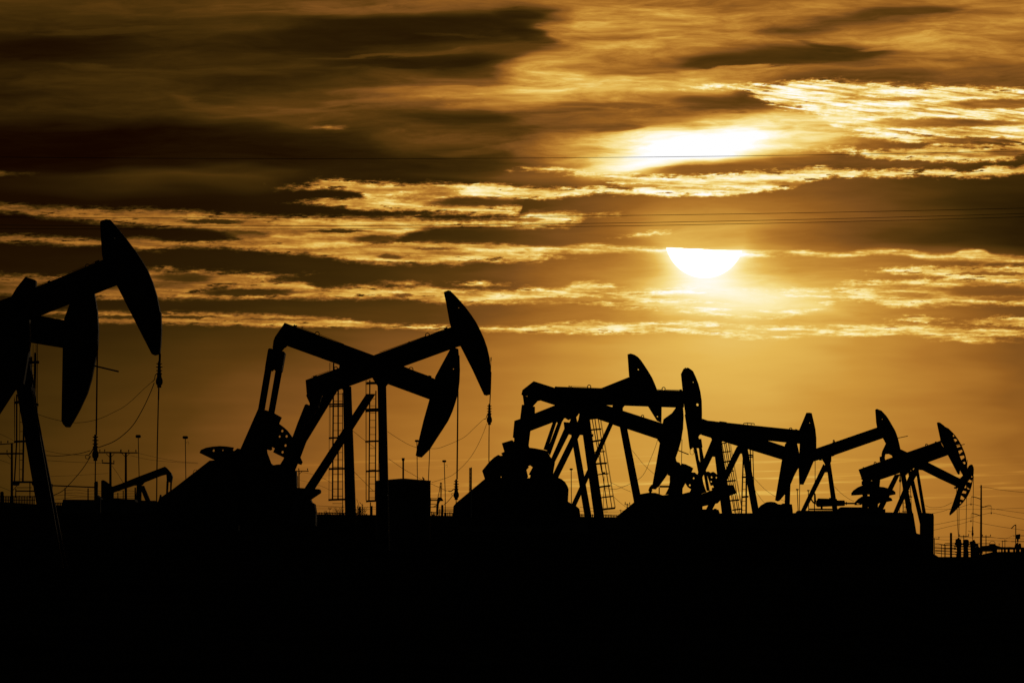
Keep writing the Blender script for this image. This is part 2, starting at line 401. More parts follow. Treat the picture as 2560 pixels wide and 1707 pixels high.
# --- three sharing one cluster, right of the middle
jack(486, 1440, 'pump jack whose shark-fin horse head stands highest in the middle cluster',
     head=('R3', 360,135,400,125,450,140,495,170,530,207,560,250,620,340,650,390,680,440,715,520,745,598,775,680,793,750,805,830,802,1028,775,1015,745,1000,630,815,520,640,388,428,380,420,370,280),
     hh=(('R3', 500, 333, 8), ('R3', 751, 946, 8)),
     beam=('N', 1600,985,1622,1010,1600,950,1573.5,942,1503.4,970,1387.6,1012.7,1337,1033,1300,1047.5,1286,1052.5,1282.5,1092,1295,1095,1326.4,1076.8,1381.9,1055.6,1470,1025,1600,985),
     legs=(('R2', (1820,60,1900,60,2115,1260,2015,1260), 'nf'), ('R2', (1740,60,1860,30,1610,527,1560,472), 'pr')),
     saddle=('R2', 1730,-30,2110,0,2105,150,1960,150,1890,280,1840,150,1750,130),
     equal=(('R1', 553,1005,630,978,700,960,770,1000,765,1135,690,1165,560,1240,545,1220,533,1215),),
     pitmans=(('R1', 553,1210,615,1210,610,1420,540,1420,548,1280), ('R1', 610,1100,682,1100,668,1275,640,1420,590,1420)),
     cranks=((('R2', 865,270,1010,226,1035,250,1040,200,1190,130,1250,330,1200,600,1235,740,1180,800,960,790,860,700,930,420,900,388), (('R2', 628,770,590,655,690,530,755,470,815,432,850,447,875,440,856,412,902,388,1000,470,1010,790,800,850), ('R2', 919, 662, 12), ('R2', 856, 742, 6))),
             (('R2', 1190,300,1240,322,1300,560,1265,572,1232,588,1248,600,1212,635,1160,500), (('R2', 1240,322,1340,335,1445,355,1500,370,1537,440,1560,472,1612,530,1585,690,1650,750,1600,800,1240,790,1262,735,1265,708,1240,704,1297,600,1265,574),))),
     solids=(('belt_guard', ('R2', 180,1400,185,1230,190,1150,225,1105,400,960,628,768,1650,750,1650,1400), -1.6, -0.9, 'paint'),
             ('motor_housing', ('R2', 1600,752,1650,749,1700,770,1750,810,1785,870,1799,915,1790,1085,1845,1115,1905,1145,1950,1185,1962,1265,1980,1400,1600,1400), -1.2, 1.0, 'paint')),
     skid=(1150, 1470, 1297))

jack(500, 1545, 'pump jack with nearly level beam whose upright horse head has a large round hole',
     head=('R3', 1058,390,1090,325,1108,316,1112,306,1128,316,1140,308,1160,315,1190,335,1215,355,1250,430,1285,520,1310,620,1328,740,1332,900,1330,1000,1300,1120,1260,1190,1200,1200,1150,1140,1118,940,1105,828,1085,700,1080,610),
     hh=(('R3', 1218, 498, 6), ('R3', 1273, 792, 16)),
     beam=('N', 1388,969,1392.3,966.4,1503.4,970.2,1642,974.6,1706.7,976.3,1710,1018,1689,1018.4,1567,1014,1440,1010,1392,1012),
     eyes=(('R1', 1097, 570, 13), ('R1', 1531, 556, 22), ('R3', 831, 585, 21)),
     blocks=(('R1', 1255,555,1268,542,1285,552,1300,545,1305,560), ('R3', 1035,604,1040,592,1070,592,1072,606)),
     lines=(('R1', 1300,552,1510,560), ('R3', 745,592,810,596), ('R3', 855,597,1040,600)),
     saddle=('R3', 180,760,330,795,298,835,298,880,360,1110,255,1080,170,1050,100,1000),
     legs=(('R4', (380,-110,480,-110,708,1040,615,1150), 'nf'),),
     equal=(('R1', 1050,960,1210,960,1175,1018,1165,1030,1105,1018,1055,1024),),
     pitmans=(('R1', 1055,1018,1107,1012,985,1392,932,1376), ('R1', 1125,1008,1178,1014,1090,1260,1020,1455,980,1392)),
     solids=(('pulley_block', ('R4', -40,40,20,20,20,60,-30,80), 0.2, 0.5, 'steel'),
             ('rear_leg', ('R2', 2405,-100,2470,-100,2206,487,1905,1145,1770,1440,1700,1430,1845,1115,2167,412), 1.0, 1.3, 'paint')),
     skid=(1400, 1600, 1297))

jack(492, 1470, 'pump jack with down-sloping beam, low horse head and a leaning caged ladder',
     head=('N', 1643.3,1097.9,1649.6,1106.8,1640.7,1158.6,1630.9,1212.1,1640.7,1217.5,1650.5,1211.3,1667.5,1187.1,1678.2,1169.3,1689.8,1142.5,1696.1,1124.6,1703.2,1099.6,1706,1080,1707.6,1072.4,1709,1040,1707.5,1018,1696,1017,1689.4,1018.8,1679.9,1032.2,1658.8,1047.5,1656.5,1059.3),
     beam=('N', 1334,952.8,1387.6,969.6,1557.4,1026.5,1658.8,1059,1665,1100,1647.3,1098.2,1500,1049.4,1387.6,1012.7,1350.3,1000.6,1346,1001,1335,1003,1318,989.7,1306.3,988.2,1303.4,985.5,1306,974.8),
     eyes=(('R3', 556, 943, 16),),
     legs=(('R2', (1985,60,2100,-40,2290,1260,2150,1260), 'nf'), ('R2', (1870,110,1935,180,1655,750,1585,690), 'nr')),
     sh=(('R1', 1362,955,1388,925,1397,905,1404,908,1390,985,1376,1018),),
     saddle=('R1', 1262,1168,1268,1040,1288,979,1258,992,1212,960,1300,880,1560,880,1650,975,1545,985,1530,990,1560,1186,1438,1187,1408,1183,1395,1195,1350,1300,1310,1170),
     equal=(('R1', 663,670,680,795,650,796,628,980,640,1000,800,960,822,905,823,822,792,815,860,740,890,735),),
     pitmans=(('R1', 640,930,700,930,662,1290,600,1290), ('R1', 692,1100,768,1100,738,1348,680,1360)),
     ladders=((((1474.5,1046,1500,1270,2.2), (1488,1047,1519,1268,2.4)), [],
               [(1480.8,1047,1505,1180,2.2), (1496,1046,1530,1268,2.2), (1501,1047,1537.5,1268,1.1), (1503,1048,1539,1268,1.0), (1511,1190,1508,1290,1.2)],
               [(1475,1074.5,1504,1071,4), (1480,1104,1506,1098,4.6), (1486,1130,1513,1127,3), (1490,1159,1518,1156.5,4.6), (1495,1186,1522,1182.5,3), (1500,1217,1527,1212.5,4.6), (1504,1243.5,1533,1239,3.4), (1508,1273,1539,1268.5,5)], 1.4),),
     bridle=((('N', 1705,1098,1703.5,1162), 1.6),),
     sticks=((('R4', 1205,255,1352,313), 2.6),),
     cables=((('R4', 920,95,895,180,850,300,800,420,760,520,705,610,640,665,520,728,420,770,330,797,260,795,180,785), 1.0),),
     solids=(('hatch_box', ('R4', 138,575,142,556,188,556,192,578), 0.8, 1.2, 'steel'),))

# --- the next pair
jack(545, 1868, 'pump jack with level beam carrying a small rail and a spearhead-shaped upright horse head',
     head=('R5', 920,270,955,268,988,275,1015,390,1035,480,1048,600,1048,740,1035,840,1015,900,985,970,960,1030,920,1120,880,1207,828,1205,820,980,830,800,835,660,828,490,870,390),
     hh=(('R5', 962, 402, 6),),
     beam=('N', 1754,1048,1757,1050,1857.8,1060.5,1840,1058.8,1998,1074.7,2010,1110,1965.3,1105.7,1918.5,1101,1840,1094,1756,1086),
     eyes=(('R5', 714, 483, 17),), blocks=(('R5', 770,492,775,482,800,486,803,496), ('R3', 1335,1000,1345,980,1362,990,1365,1002), ('R3', 1560,1014,1562,1006,1655,1018,1655,1026)),
     lines=(('R3', 1360,995,1500,1010),),
     tubes=(('beam_rail', ('R5', 95,425,100,408,150,403,235,412,242,428), 2.2, -0.2), ('beam_rail', ('R5', 150,405,150,430), 1.6, -0.2), ('beam_rail', ('R5', 198,408,198,436), 1.6, -0.2)),
     saddle=('R4', 2040,190,2180,230,2110,300,2068,300,2030,290),
     legs=(('R4', (2070,130,2180,240,2330,1100,2245,1100), 'pf'), ('R4', (2030,200,2100,250,1683,1080,1600,1080), 'pr')),
     ladders=((((1860.5,1125,1855,1290,3.4), (1868,1128,1867,1290,4.4)), [1134,1141,1151,1166,1185,1204,1222,1240,1252,1263,1275],
               [(1876.5,1122,1879,1180,3), (1882,1124,1886,1215,1.2), (1884.5,1125,1886.5,1215,1.2), (1858,1150,1856,1290,1.2)],
               [(1867,1135.5,1885,1138,4), (1867,1140,1884.5,1142.5,3), (1856,1191.5,1886,1192.5,4.2), (1856.5,1242,1873,1240,4.4)], 1.6),),
     bridle=((('N', 2037.8,1140,2037.6,1215), 1.6),),
     rod=((('R5', 832,1205,828,1545), 1.8),),
     solids=(('motor_cover', ('R5', 285,1525,330,1475,400,1435,450,1430,500,1436,545,1462,590,1466,610,1452,650,1455,725,1465,735,1545,742,1700,285,1700), -1.0, 1.0, 'paint'),
             ('shutter_post', ('R5', 640,1320,712,1190,702,1470,636,1470), -0.2, 0.2, 'paint')),
     skid=(1740, 1985, 1302))

jack(532, 1790, 'pump jack with drilled counterweights, its low horse head half hidden by a spearhead one',
     head=('R5', 638,700,642,680,660,655,700,620,740,610,790,640,825,800,822,985,802,1010,760,1090,714,1200,640,1332,564,1420,545,1425,512,1410,602,880),
     beam=('N', 1750,1046,1756,1046.5,1918.5,1101,1961.5,1115.5,1967,1150,1954.8,1148.4,1886,1127.3,1753.6,1086.7),
     legs=(('R4', (1690,80,1800,80,1965,1190,1830,1190), 'pf'), ('R4', (1680,100,1770,170,1520,680,1425,720), 'pr')),
     saddle=('R4', 1660,60,1830,110,1810,170,1800,320,1730,345,1680,340,1690,130),
     equal=(('R3', 1110,920,1330,990,1320,1180,1300,1185,1283,1215,1290,1240,1320,1240,1335,1350,1300,1358,1275,1356,1215,1352,1195,1368,1180,1376,1170,1340,1145,1130),),
     pitmans=(('A2', 1148,-130,1218,-130,1245,0,1275,170,1340,300,1350,540,1375,690,1410,800,1290,830,1255,420), ('A2', 1285,-130,1352,-130,1375,0,1408,165,1440,360,1465,490,1528,838,1460,838,1395,470,1340,420)),
     cranks=((('A2', 640,500,760,180,800,210,980,500,980,680,920,780,915,920,540,925,615,780,642,640), (('A2', 768,108,785,212,850,230,875,280,905,250,980,265,1080,310,1152,355,1113,440,1185,445,1250,502,1345,545,1372,690,1410,800,1440,875,1290,920,1190,870,1075,870,1103,810,1030,762,980,680,900,830,640,900,640,520,590,497), ('A2', 1160, 570, 17), ('A2', 1075, 722, 19), ('A2', 1293, 745, 14))),
             (('A2', 1455,870,1528,835,1580,825,1850,700,1900,900,1700,1110,1350,1180,1300,920), (('A2', 1450,422,1498,413,1546,442,1600,420,1640,440,1690,482,1830,480,1850,650,1900,700,1950,712,2050,708,2112,890,1970,945,1900,1000,1580,826,1570,790,1592,760,1620,765,1602,718,1550,726,1468,490), ('A2', 1570, 540, 17), ('A2', 1673, 548, 15), ('A2', 1561, 637, 15))),),
     ladders=((((1806.5,1108,1838,1280,2.0), (1816.5,1107,1849,1292,2.2)), [],
               [(1812,1108,1842,1290,2.0), (1822,1107,1852,1292,2.0), (1824.5,1107,1856,1275,1.0), (1827,1107,1857,1275,1.0), (1801,1128,1812,1190,3.4)],
               [(1803,1108.5,1818,1105.5,3), (1807,1130,1828,1127,3), (1810,1155,1827.5,1151,4), (1826,1178,1836,1176,3), (1818,1203,1841,1199.5,4), (1826,1251.5,1850,1248,4), (1832,1275,1855,1270.5,3.6)], 1.4),),
     tubes=(('sensor_loop', ('R3', 1180,1370,1172,1410,1180,1435,1200,1446,1218,1438,1226,1418,1218,1380), 1.0, -0.6),
            ('drain_pipe', ('A2', 430,746,640,746), 5.0, 0.3), ('drain_pipe', ('A2', 420,760,420,930), 2.8, 0.3)),
     solids=(('pump_valve', ('A2', 180,835,195,790,210,755,245,712,275,695,440,722,400,760,375,770,345,808,262,800,270,850,250,860,250,890,200,890,198,850), -0.3, 0.3, 'steel'),
             ('belt_guard', ('R4', 300,1400,330,1195,370,1155,575,990,670,868,790,847,880,850,930,865,985,885,1020,880,1100,872,1265,862,1360,838,1430,838,1500,870,1620,845,1830,880,1645,983,1560,1010,1555,1030,1540,1045,1540,1400), -1.5, -0.6, 'paint'),
             ('electric_box', ('R4', 1530,1078,1700,1080,1705,1070,1735,1070,1740,1082,1765,1084,1785,1140,1805,1190,1805,1400,1530,1400), -1.2, -0.3, 'paint')))

# --- the last three at the far end
jack(612, 2068, 'slim pump jack with raised horse head and a motor between its legs',
     head=('R6', 607,20,628,10,655,22,690,35,720,66,760,110,792,158,820,205,850,258,880,310,902,365,920,420,940,500,955,570,962,640,955,700,930,720,900,700,870,690,755,495,715,420,632,268,620,200),
     hh=(('R6', 703, 153, 6),),
     beam=('N', 1966,1146.5,2040.5,1120.5,2193,1067.9,2210,1090,2207.8,1095,2082.7,1138.8,2034.2,1153.2,1966,1177),
     eyes=(('R6', 24, 456, 9),), blocks=(('R5', 1255,664,1262,652,1290,640,1296,648), ('R5', 1085,892,1090,880,1120,876,1125,890), ('R5', 1250,842,1250,822,1285,815,1285,830)),
     saddle=('A5', 500,0,480,-40,520,-90,640,-100,640,10,622,60,630,110,588,196,525,200,540,60),
     legs=(('A5', (560,20,622,20,708,620,642,620), 'pf'), ('A5', (515,60,560,150,215,825,150,830), 'pr')),
     carrier=('A5', 1765, 235, 362, 20), rod=((('A5', 1767,360,1752,855), 1.5),),
     sticks=((('R6', 915,420,1060,390), 1.8),),
     bridle=((('N', 2249,1122,2250,1188), 1.5),),
     solids=(('drive_motor', ('A5', 398,740,400,670,425,622,610,627,612,612,640,612,642,628,705,625,728,632,735,655,850,655,862,680,860,740,845,745,420,762), -0.5, 0.5, 'paint'),
             ('motor_skid', ('A5', 400,788,660,790,735,780,735,815,400,812), -0.6, 0.6, 'steel'), ('motor_foot', ('A5', 470,750,498,750,498,790,470,790), -0.4, 0.4, 'steel'), ('motor_foot', ('A5', 662,750,735,740,735,790,662,790), -0.4, 0.4, 'steel')),
     tubes=(('drive_shaft', ('A5', 850,704,1060,704), 4.2, 0.0), ('shaft_flange', ('A5', 887,676,887,730), 2.4, 0.0), ('exhaust_pipe', ('A5', 340,500,372,560,382,690), 3.6, -0.4), ('exhaust_pipe', ('A5', 300,540,312,640,345,690,405,715), 4.0, -0.4), ('intake_pipe', ('A5', 370,520,370,820), 2.6, 0.4), ('skid_rail', ('A5', 262,800,665,802), 3.6, -0.6), ('skid_rail', ('A5', 262,838,340,832), 1.4, -0.6)))

HP11 = tuple(('R6',) + h for h in ((1692,363,1718,388,1690,405), (1700,432,1738,430,1757,450,1722,474), (1736,517,1790,507,1802,535,1750,552), (1764,600,1820,580,1832,602,1782,645), (1785,672,1850,660,1858,690,1808,727), (1828,757,1862,746,1872,772,1852,788)))
jack(590, 2250, 'pump jack with raised horse head cut through by a row of triangular openings',
     head=('R6', 1470,205,1485,197,1510,203,1535,222,1560,240,1580,260,1630,285,1690,345,1722,382,1750,420,1778,462,1800,500,1822,545,1840,590,1858,635,1870,680,1885,760,1893,850,1886,930,1870,960,1835,940,1790,860,1783,925,1775,928,1760,915,1625,655,1520,455,1518,430),
     hp=HP11,
     beam=('R6', 372,858,520,803,850,685,1085,605,1515,455,1540,520,1640,655,1625,656,1345,758,885,930,660,1006,545,1012,518,955,488,1015,440,1005,415,980),
     eyes=(('R6', 1323, 516, 14), ('R6', 604, 768, 14)), blocks=(('R6', 1438,482,1445,466,1460,466,1464,474), ('R6', 432,836,434,822,444,824,446,830)),
     saddle=('A5', 1720,120,1960,60,1960,150,1840,260,1780,220),
     legs=(('A5', (1770,200,1842,200,2016,1190,1946,1190), 'pf'), ('A5', (1680,238,1762,225,1480,798,1400,792), 'pr')),
     equal=(('A5', 1130,295,1165,330,1145,340,1145,400,1420,440,1432,322,1330,325,1288,345,1258,262,1228,325,1190,300),),
     pitmans=(('A5', 1150,380,1215,380,1205,780,1132,775), ('A5', 1290,330,1395,430,1400,795,1285,785)),
     cranks=((('A5', 1040,470,1160,420,1480,470,1500,560,1150,565), (('A5', 955,540,990,495,1060,445,1150,405,1300,425,1400,432,1480,440,1570,465,1640,490,1675,525,1675,560,1580,580,1560,600,1255,600,1255,545,1225,548,1210,560,1225,580,1200,590,1150,565,960,578),)),
             (('A5', 1090,640,1190,600,1480,620,1480,680,1150,700), (('A5', 1035,687,1090,630,1150,590,1220,580,1575,585,1640,620,1655,660,1530,685,1455,692,1395,725,1280,740,1150,720),))),
     sticks=((('R6', 1730,530,1855,505), 1.8), (('R6', 1891,722,1888,800), 1.4)),
     bridle=((('R7', 890,400,880,1065), 1.4),),
     solids=(('gear_reducer', ('A5', 1205,690,1400,690,1395,790,1285,780,1240,765,1240,735,1232,775,1200,775), -0.7, 0.7, 'paint'),
             ('base_frame', ('A5', 640,1420,640,838,738,838,740,806,800,765,1130,768,1285,780,1395,797,1480,800,1508,795,1510,850,1890,857,1962,862,2015,1190,2035,1200,2080,1208,2092,1240,2140,1240,2140,1450), -1.6, 1.6, 'concrete')),
     tubes=(('gear_shaft', ('A5', 1020,725,1130,722), 2.4, 0.0),))

HP12 = tuple(('R6',) + h for h in ((1942,962,1958,947,1968,955,1966,972), (1897,1030,1925,995,1961,1015,1950,1046), (1848,1115,1878,1063,1882,1116), (1888,1100,1930,1130,1918,1140,1892,1130), (1815,1187,1835,1150,1884,1165,1876,1195), (1792,1272,1808,1215,1858,1258,1840,1286), (1785,1340,1795,1306,1816,1326)))
jack(602, 2300, 'farthest pump jack, its low pointed horse head cut through by triangular openings',
     head=('R6', 1840,930,1895,850,1920,802,1945,787,1965,793,1976,820,1983,850,1980,920,1970,1000,1955,1080,1930,1160,1890,1240,1840,1310,1805,1350,1770,1385,1700,1458,1652,1499,1645,1475,1665,1420,1700,1320,1735,1215,1765,1120,1735,1097,1800,985),
     hp=HP12,
     beam=('R6', 755,495,870,535,955,573,1025,605,1200,690,1345,760,1790,985,1840,935,1800,1110,1740,1096,1480,975,1270,868,1220,862,860,700,850,690,838,662,795,640,745,645,738,690,745,745,670,745,668,680,695,672,695,640,705,600),
     legs=(('A5', (1880,150,1955,190,2150,1030,2075,1030), 'nf'), ('A5', (2015,100,2060,100,2200,880,2142,880), 'ff'), ('A5', (1955,140,2040,200,1720,855,1645,855), 'nr')),
     saddle=('A5', 1880,60,2080,80,2068,170,2030,255,1985,330,1960,280,1955,230,2005,120,1960,150),
     ladders=(((( 2260.5,1250,2262.5,1280,1.4), (2278.5,1215,2282,1280,1.6)), [1222,1228,1238,1247,1256,1266],
               [(2258.5,1250,2259.5,1278,1.0), (2266,1240,2266,1278,1.0), (2274,1225,2272,1240,1.0)], [(2271,1241,2283,1241,2.6), (2258,1278,2283,1279,2.6)], 1.6),),
     solids=(('pivot_counterbox', ('N', 2302,1281.5,2307,1280.5,2316,1282,2331,1283.5,2332.5,1290,2332,1410,2301,1410), -1.3, 1.3, 'concrete'),
             ('end_bracket', ('R6', 1708,1118,1712,1102,1735,1098,1755,1104,1750,1124,1725,1128), -0.3, 0.3, 'paint')),
     bridle=((('R7', 1003,60,993,885), 1.5), (('R7', 727,262,745,860,757,1050), 1.3), (('R7', 768,555,764,1060), 1.5)),
     carrier=('R7', 990, 878, 1048, 18), arms=(('R7', (975,968,945,966,918,955), 1.0),),
     rod=((('R7', 990,1045,988,1110), 1.4),))

# ---------------------------------------------------------------- other things of the field
def light_pole(Y, x0, ytop, x1, w, h, label, loop=None):
    root = thing('light_pole', label, 'light pole', foot(x1, Y), 'tall floodlight poles behind the pump jacks')
    yb = gpx(x1, Y) + 6
    x1b = x0 + (x1 - x0) * 1.6 if abs(x1 - x0) > 2 else x1
    MB().tpx([(x0, ytop + h), (x1, (ytop + yb) / 2), (x1 + 0.3, yb)], Y, 2.0).build('mast', 'steel', root)
    m = MB(); r = min(2.0, h / 3)
    m.prism([(x0 - w / 2, ytop + r), (x0 - w / 2 + r, ytop), (x0 + w / 2 - r, ytop), (x0 + w / 2, ytop + r), (x0 + w / 2, ytop + h - r), (x0 + w / 2 - r, ytop + h), (x0 - w / 2 + r, ytop + h), (x0 - w / 2, ytop + h - r)], Y, -0.25, 0.25)
    m.build('lamp_head', 'steel', root)
    if loop: MB().ring('N', loop[0], loop[1], loop[2], Y, 0.6, 0.0, -80, 190, 12).build('cable_loop', 'cable', root)
    return root

light_pole(700, 345.6, 1086.7, 347.8, 13, 7.5, 'floodlight pole standing over the small far pump jack')
light_pole(700, 463.3, 1089.6, 464.6, 13.6, 7, 'floodlight pole beside the sloping belt guard of the crossed pair', (469, 1107, 3.2))
light_pole(700, 1042.2, 1099.2, 1043.6, 10.5, 5.4, 'floodlight pole touching the tip of a lowered horse head', None)
light_pole(720, 1074.6, 1110, 1070.4, 9, 5, 'floodlight pole whose lamp hides behind a lowered horse head')
light_pole(700, 1110.6, 1149.8, 1113, 10.6, 5.4, 'floodlight pole between the round tank and the perforated post', (1116.2, 1164.5, 2.6))
light_pole(760, 1428, 1170.5, 1428.4, 8.4, 4.2, 'floodlight pole seen between the legs of the middle cluster')
light_pole(800, 1993.2, 1221.6, 1995.6, 7, 3.2, 'short far floodlight pole below a spearhead horse head')
light_pole(800, 2020.8, 1224.2, 2021.8, 6.6, 3, 'short far floodlight pole beside the drive motor and its exhaust')

PG = 'wooden utility poles in the distance'
def utility_pole(Y, x, ytop, w, arms, label, extra=(), lean=0, mt='wood'):
    root = thing('utility_pole', label, 'utility pole', foot(x, Y), PG)
    m = MB(); m.tube([px(x, ytop, Y), px(x - lean, gpx(x, Y) + 6, Y)], [w * 0.42 / F * Y, w * 0.56 / F * Y], 8); m.build('mast', mt, root)
    for (x0, y0, x1, y1, t, pins) in arms:
        a = MB().prism([(x0, y0 - t / 2), (x1, y1 - t / 2), (x1, y1 + t / 2), (x0, y0 + t / 2)], Y, -0.28, -0.14).build('crossarm', mt, root)
        for p in pins:
            yy = y0 + (y1 - y0) * (p - x0) / (x1 - x0)
            MB().lathe(px(p, yy - t / 2 + 0.2, Y) + Vector((0, -0.21, 0)), [(0, .02), (.07, .02), (.08, .045), (.11, .05), (.14, .03), (.17, .045), (.2, .02)], 8).build('insulator', 'steel', a)
    for (nm, a) in extra:
        if nm == 'brace': MB().tpx(a, Y, 1.4, -0.2).build('crossarm_brace', mt, root)
        elif nm == 'can':
            X0, y0, y1, r = a
            MB().lathe(px(X0, y1, Y) + Vector((0, -0.3, 0)), [(0, r / F * Y), ((y1 - y0) / F * Y, r / F * Y), ((y1 - y0 + .8) / F * Y, r * .5 / F * Y)]).build('transformer', 'steel', root)
    return root

utility_pole(640, 276, 1129, 6.4, [(246.5, 1131, 306, 1131, 3.4, (250, 262, 303)), (255, 1156.5, 286, 1158.5, 3.2, (256, 285))],
             'utility pole with a second short arm, left of a twin pole near the small jack', [('brace', [(266, 1134), (276, 1144)]), ('brace', [(286, 1134), (276, 1144)])])
utility_pole(660, 314.6, 1131, 6.0, [(300, 1131.6, 344.5, 1131.6, 3.0, (302, 322, 340))],
             'utility pole with a single arm, right one of the twin poles behind the small jack', [('brace', [(305, 1133), (314, 1142)]), ('brace', [(324, 1133), (315, 1142)])])
utility_pole(600, 29.6, 1107, 6.0, [(-20, 1112, 34, 1108, 2.4, (3, 20)), (-30, 1134, 60, 1133.5, 4.2, (18, 58))],
             'double-armed utility pole next to the ladder of the biggest pump jack', [('brace', [(18, 1135), (27, 1146)])])
utility_pole(690, 747.4, 1175, 3.6, [(735, 1177, 772, 1177.5, 2.2, (747, 769))], 'utility pole standing over the base platform of the crossed pair', [('brace', [(755, 1178), (748, 1185)]), ('can', (743.4, 1190, 1216, 1.6))])
utility_pole(760, 1568, 1258, 2.8, [(1561, 1260.5, 1576, 1261.5, 1.8, (1563, 1574))], 'utility pole peeping over the sloping guard of the middle cluster')
utility_pole(820, 1552, 1273, 1.8, [(1548, 1275.5, 1559, 1276.5, 1.4, ())], 'lowest utility pole top beside the fence slats of the middle cluster')
utility_pole(800, 2336, 1344, 2.4, [(2331, 1346, 2348, 1346.5, 1.2, (2347,))], 'leaning utility pole at the start of the pipe fence', lean=-0.4)
utility_pole(860, 2409.4, 1337, 2.2, [(2397, 1340.6, 2422, 1339.6, 1.8, (2399, 2421))], 'far utility pole behind the middle wellhead')
utility_pole(860, 2465, 1337, 2.4, [(2454, 1341, 2477, 1341, 1.8, (2456, 2476))], 'far utility pole just past the tall steel pole')
utility_pole(880, 2506, 1350.5, 1.8, [(2503.5, 1353, 2518, 1351.5, 1.0, ())], 'thin pole of a far pair beyond the pipe rack', mt='steel')
utility_pole(880, 2512.3, 1347.5, 1.8, [(2508, 1352, 2517, 1351, 1.4, ())], 'taller pole of a far pair beyond the pipe rack')
utility_pole(900, 2497.8, 1357, 1.2, [(2496, 1359, 2499.6, 1359, 0.8, ())], 'tiny far pole stub between the reel and the pole pair', mt='steel')

# tall steel transmission pole at the far end
Y = 700
r = thing('transmission_pole', 'tall slim steel power pole with three curved arms', 'power pole', foot(2452.6, Y))
MB().tube([px(2453, 1212, Y), px(2452.8, 1300, Y), px(2452.2, gpx(2452, Y) + 6, Y)], [1.8 / F * Y, 2.5 / F * Y, 3.0 / F * Y], 10).build('mast', 'steel', r)
MB().tpx(q('R7', 1105, 238, 1135, 236), Y, 1.2).build('top_bracket', 'steel', r)
for (A, I) in (((970, 400, 1000, 402, 1050, 412, 1118, 437), (966, 400, 964, 515)), ((1140, 577, 1185, 562, 1240, 546, 1290, 547), (1294, 547, 1294, 658)), ((975, 672, 1000, 674, 1050, 686, 1112, 710), (968, 674, 963, 788))):
    arm = MB().tpx(q('R7', *A), Y, 2.0, smooth=True).build('curved_arm', 'steel', r)
    m = MB().tpx(q('R7', *I), Y, 0.8); m.lathe(px(*q('R7', I[2], I[3] - 6)[0], Y), [(0.0, .03), (-.05, .045), (-.12, .045), (-.16, .02)], 8); m.build('insulator_string', 'steel', arm)

# pole with transformer and a hooked lamp bracket at the frame edge
Y = 760
r = thing('transformer_pole', 'pole with a boxy transformer and a hooked bracket above the pipe rack', 'utility pole', foot(2540, Y))
MB().tpx(q('R7', 1695, 862, 1692, 1230), Y, 2.2).build('mast', 'wood', r)
MB().tpx(q('R7', 1620, 920, 1672, 866, 1702, 858), Y, 2.4).build('lamp_bracket', 'steel', r)
MB().prism(q('R7', 1700, 1018, 1765, 1008, 1762, 1085, 1738, 1092, 1735, 1130, 1718, 1130, 1716, 1092, 1700, 1085), Y, -0.4, 0.4).build('transformer', 'steel', r)
for c in ((1648, 1036, 1829, 1036), (1620, 1130, 1860, 1130)): MB().prism(q('R7', c[0], c[1] - 5, c[2], c[3] - 5, c[2], c[3] + 5, c[0], c[1] + 5), Y, -0.3, -0.15).build('crossarm', 'wood', r)
MB().tpx(q('R7', 1728, 1125, 1730, 1225), Y, 2.0).build('support_post', 'steel', r)
MB().prism(q('R7', 1675, 1225, 1685, 1180, 1715, 1150, 1740, 1195, 1745, 1160, 1775, 1162, 1782, 1225), Y, -0.4, 0.4).build('ground_equipment', 'steel', r)

# the small jack far behind, facing the other way
Y = 820
r = thing('pump_jack', 'small far pump jack facing the opposite way, low beside the twin utility poles', 'pump jack', foot(330, Y), JG)
Z = lambda *v: q('Z2', *v)
MB().prism(Z(945,1200,955,1194,968,1193,990,1205,1030,1235,1050,1255,1062,1310,1060,1390,945,1390), Y, -0.36, 0.36).build('horse_head', 'paint', r)
MB().prism(Z(1045,1255,1140,1222,1280,1165,1440,1105,1540,1067,1560,1082,1600,1128,1598,1158,1560,1140,1510,1152,1350,1215,1330,1240,1250,1245,1060,1310), Y, -0.28, 0.28).build('walking_beam', 'paint', r)
MB().prism(Z(1555,1140,1600,1128,1612,1160,1604,1215,1560,1212), Y, -0.9, 0.9).build('equalizer', 'paint', r)
MB().prism(Z(1557,1205,1578,1210,1570,1340,1552,1345), Y, -0.98, -0.82).build('pitman_arm', 'paint', r)
MB().prism(Z(1585,1210,1602,1212,1596,1320,1582,1330), Y, 0.82, 0.98).build('pitman_arm', 'paint', r)
gy = gpx(330, Y) + 8
for s in (-1, 1):
    P = Z(1278, 1230, 1322, 1230, 1315, 1400, 1270, 1400); MB().leg(P[0], P[1], P[2], P[3], Y, s * .3, s * 1.1, .1).build('front_leg', 'paint', r)
    P = Z(1300, 1245, 1345, 1245, 1415, 1420, 1375, 1420); MB().leg(P[0], P[1], P[2], P[3], Y, s * .3, s * 1.1, .1).build('rear_leg', 'paint', r)
MB().prism(Z(910,1330,940,1350,1480,1395,1480,1440,900,1470,880,1400), Y, -1.2, 1.2).build('base_skid', 'concrete', r)
MB().prism(Z(1400,1385,1455,1385,1465,1490,1390,1490), Y, -.6, .6).build('gear_reducer', 'paint', r)
MB().prism(Z(1470,1440,1495,1330,1505,1330,1508,1360,1540,1345,1640,1330,1640,1490,1480,1490), Y, -.8, .8).build('belt_guard', 'paint', r)

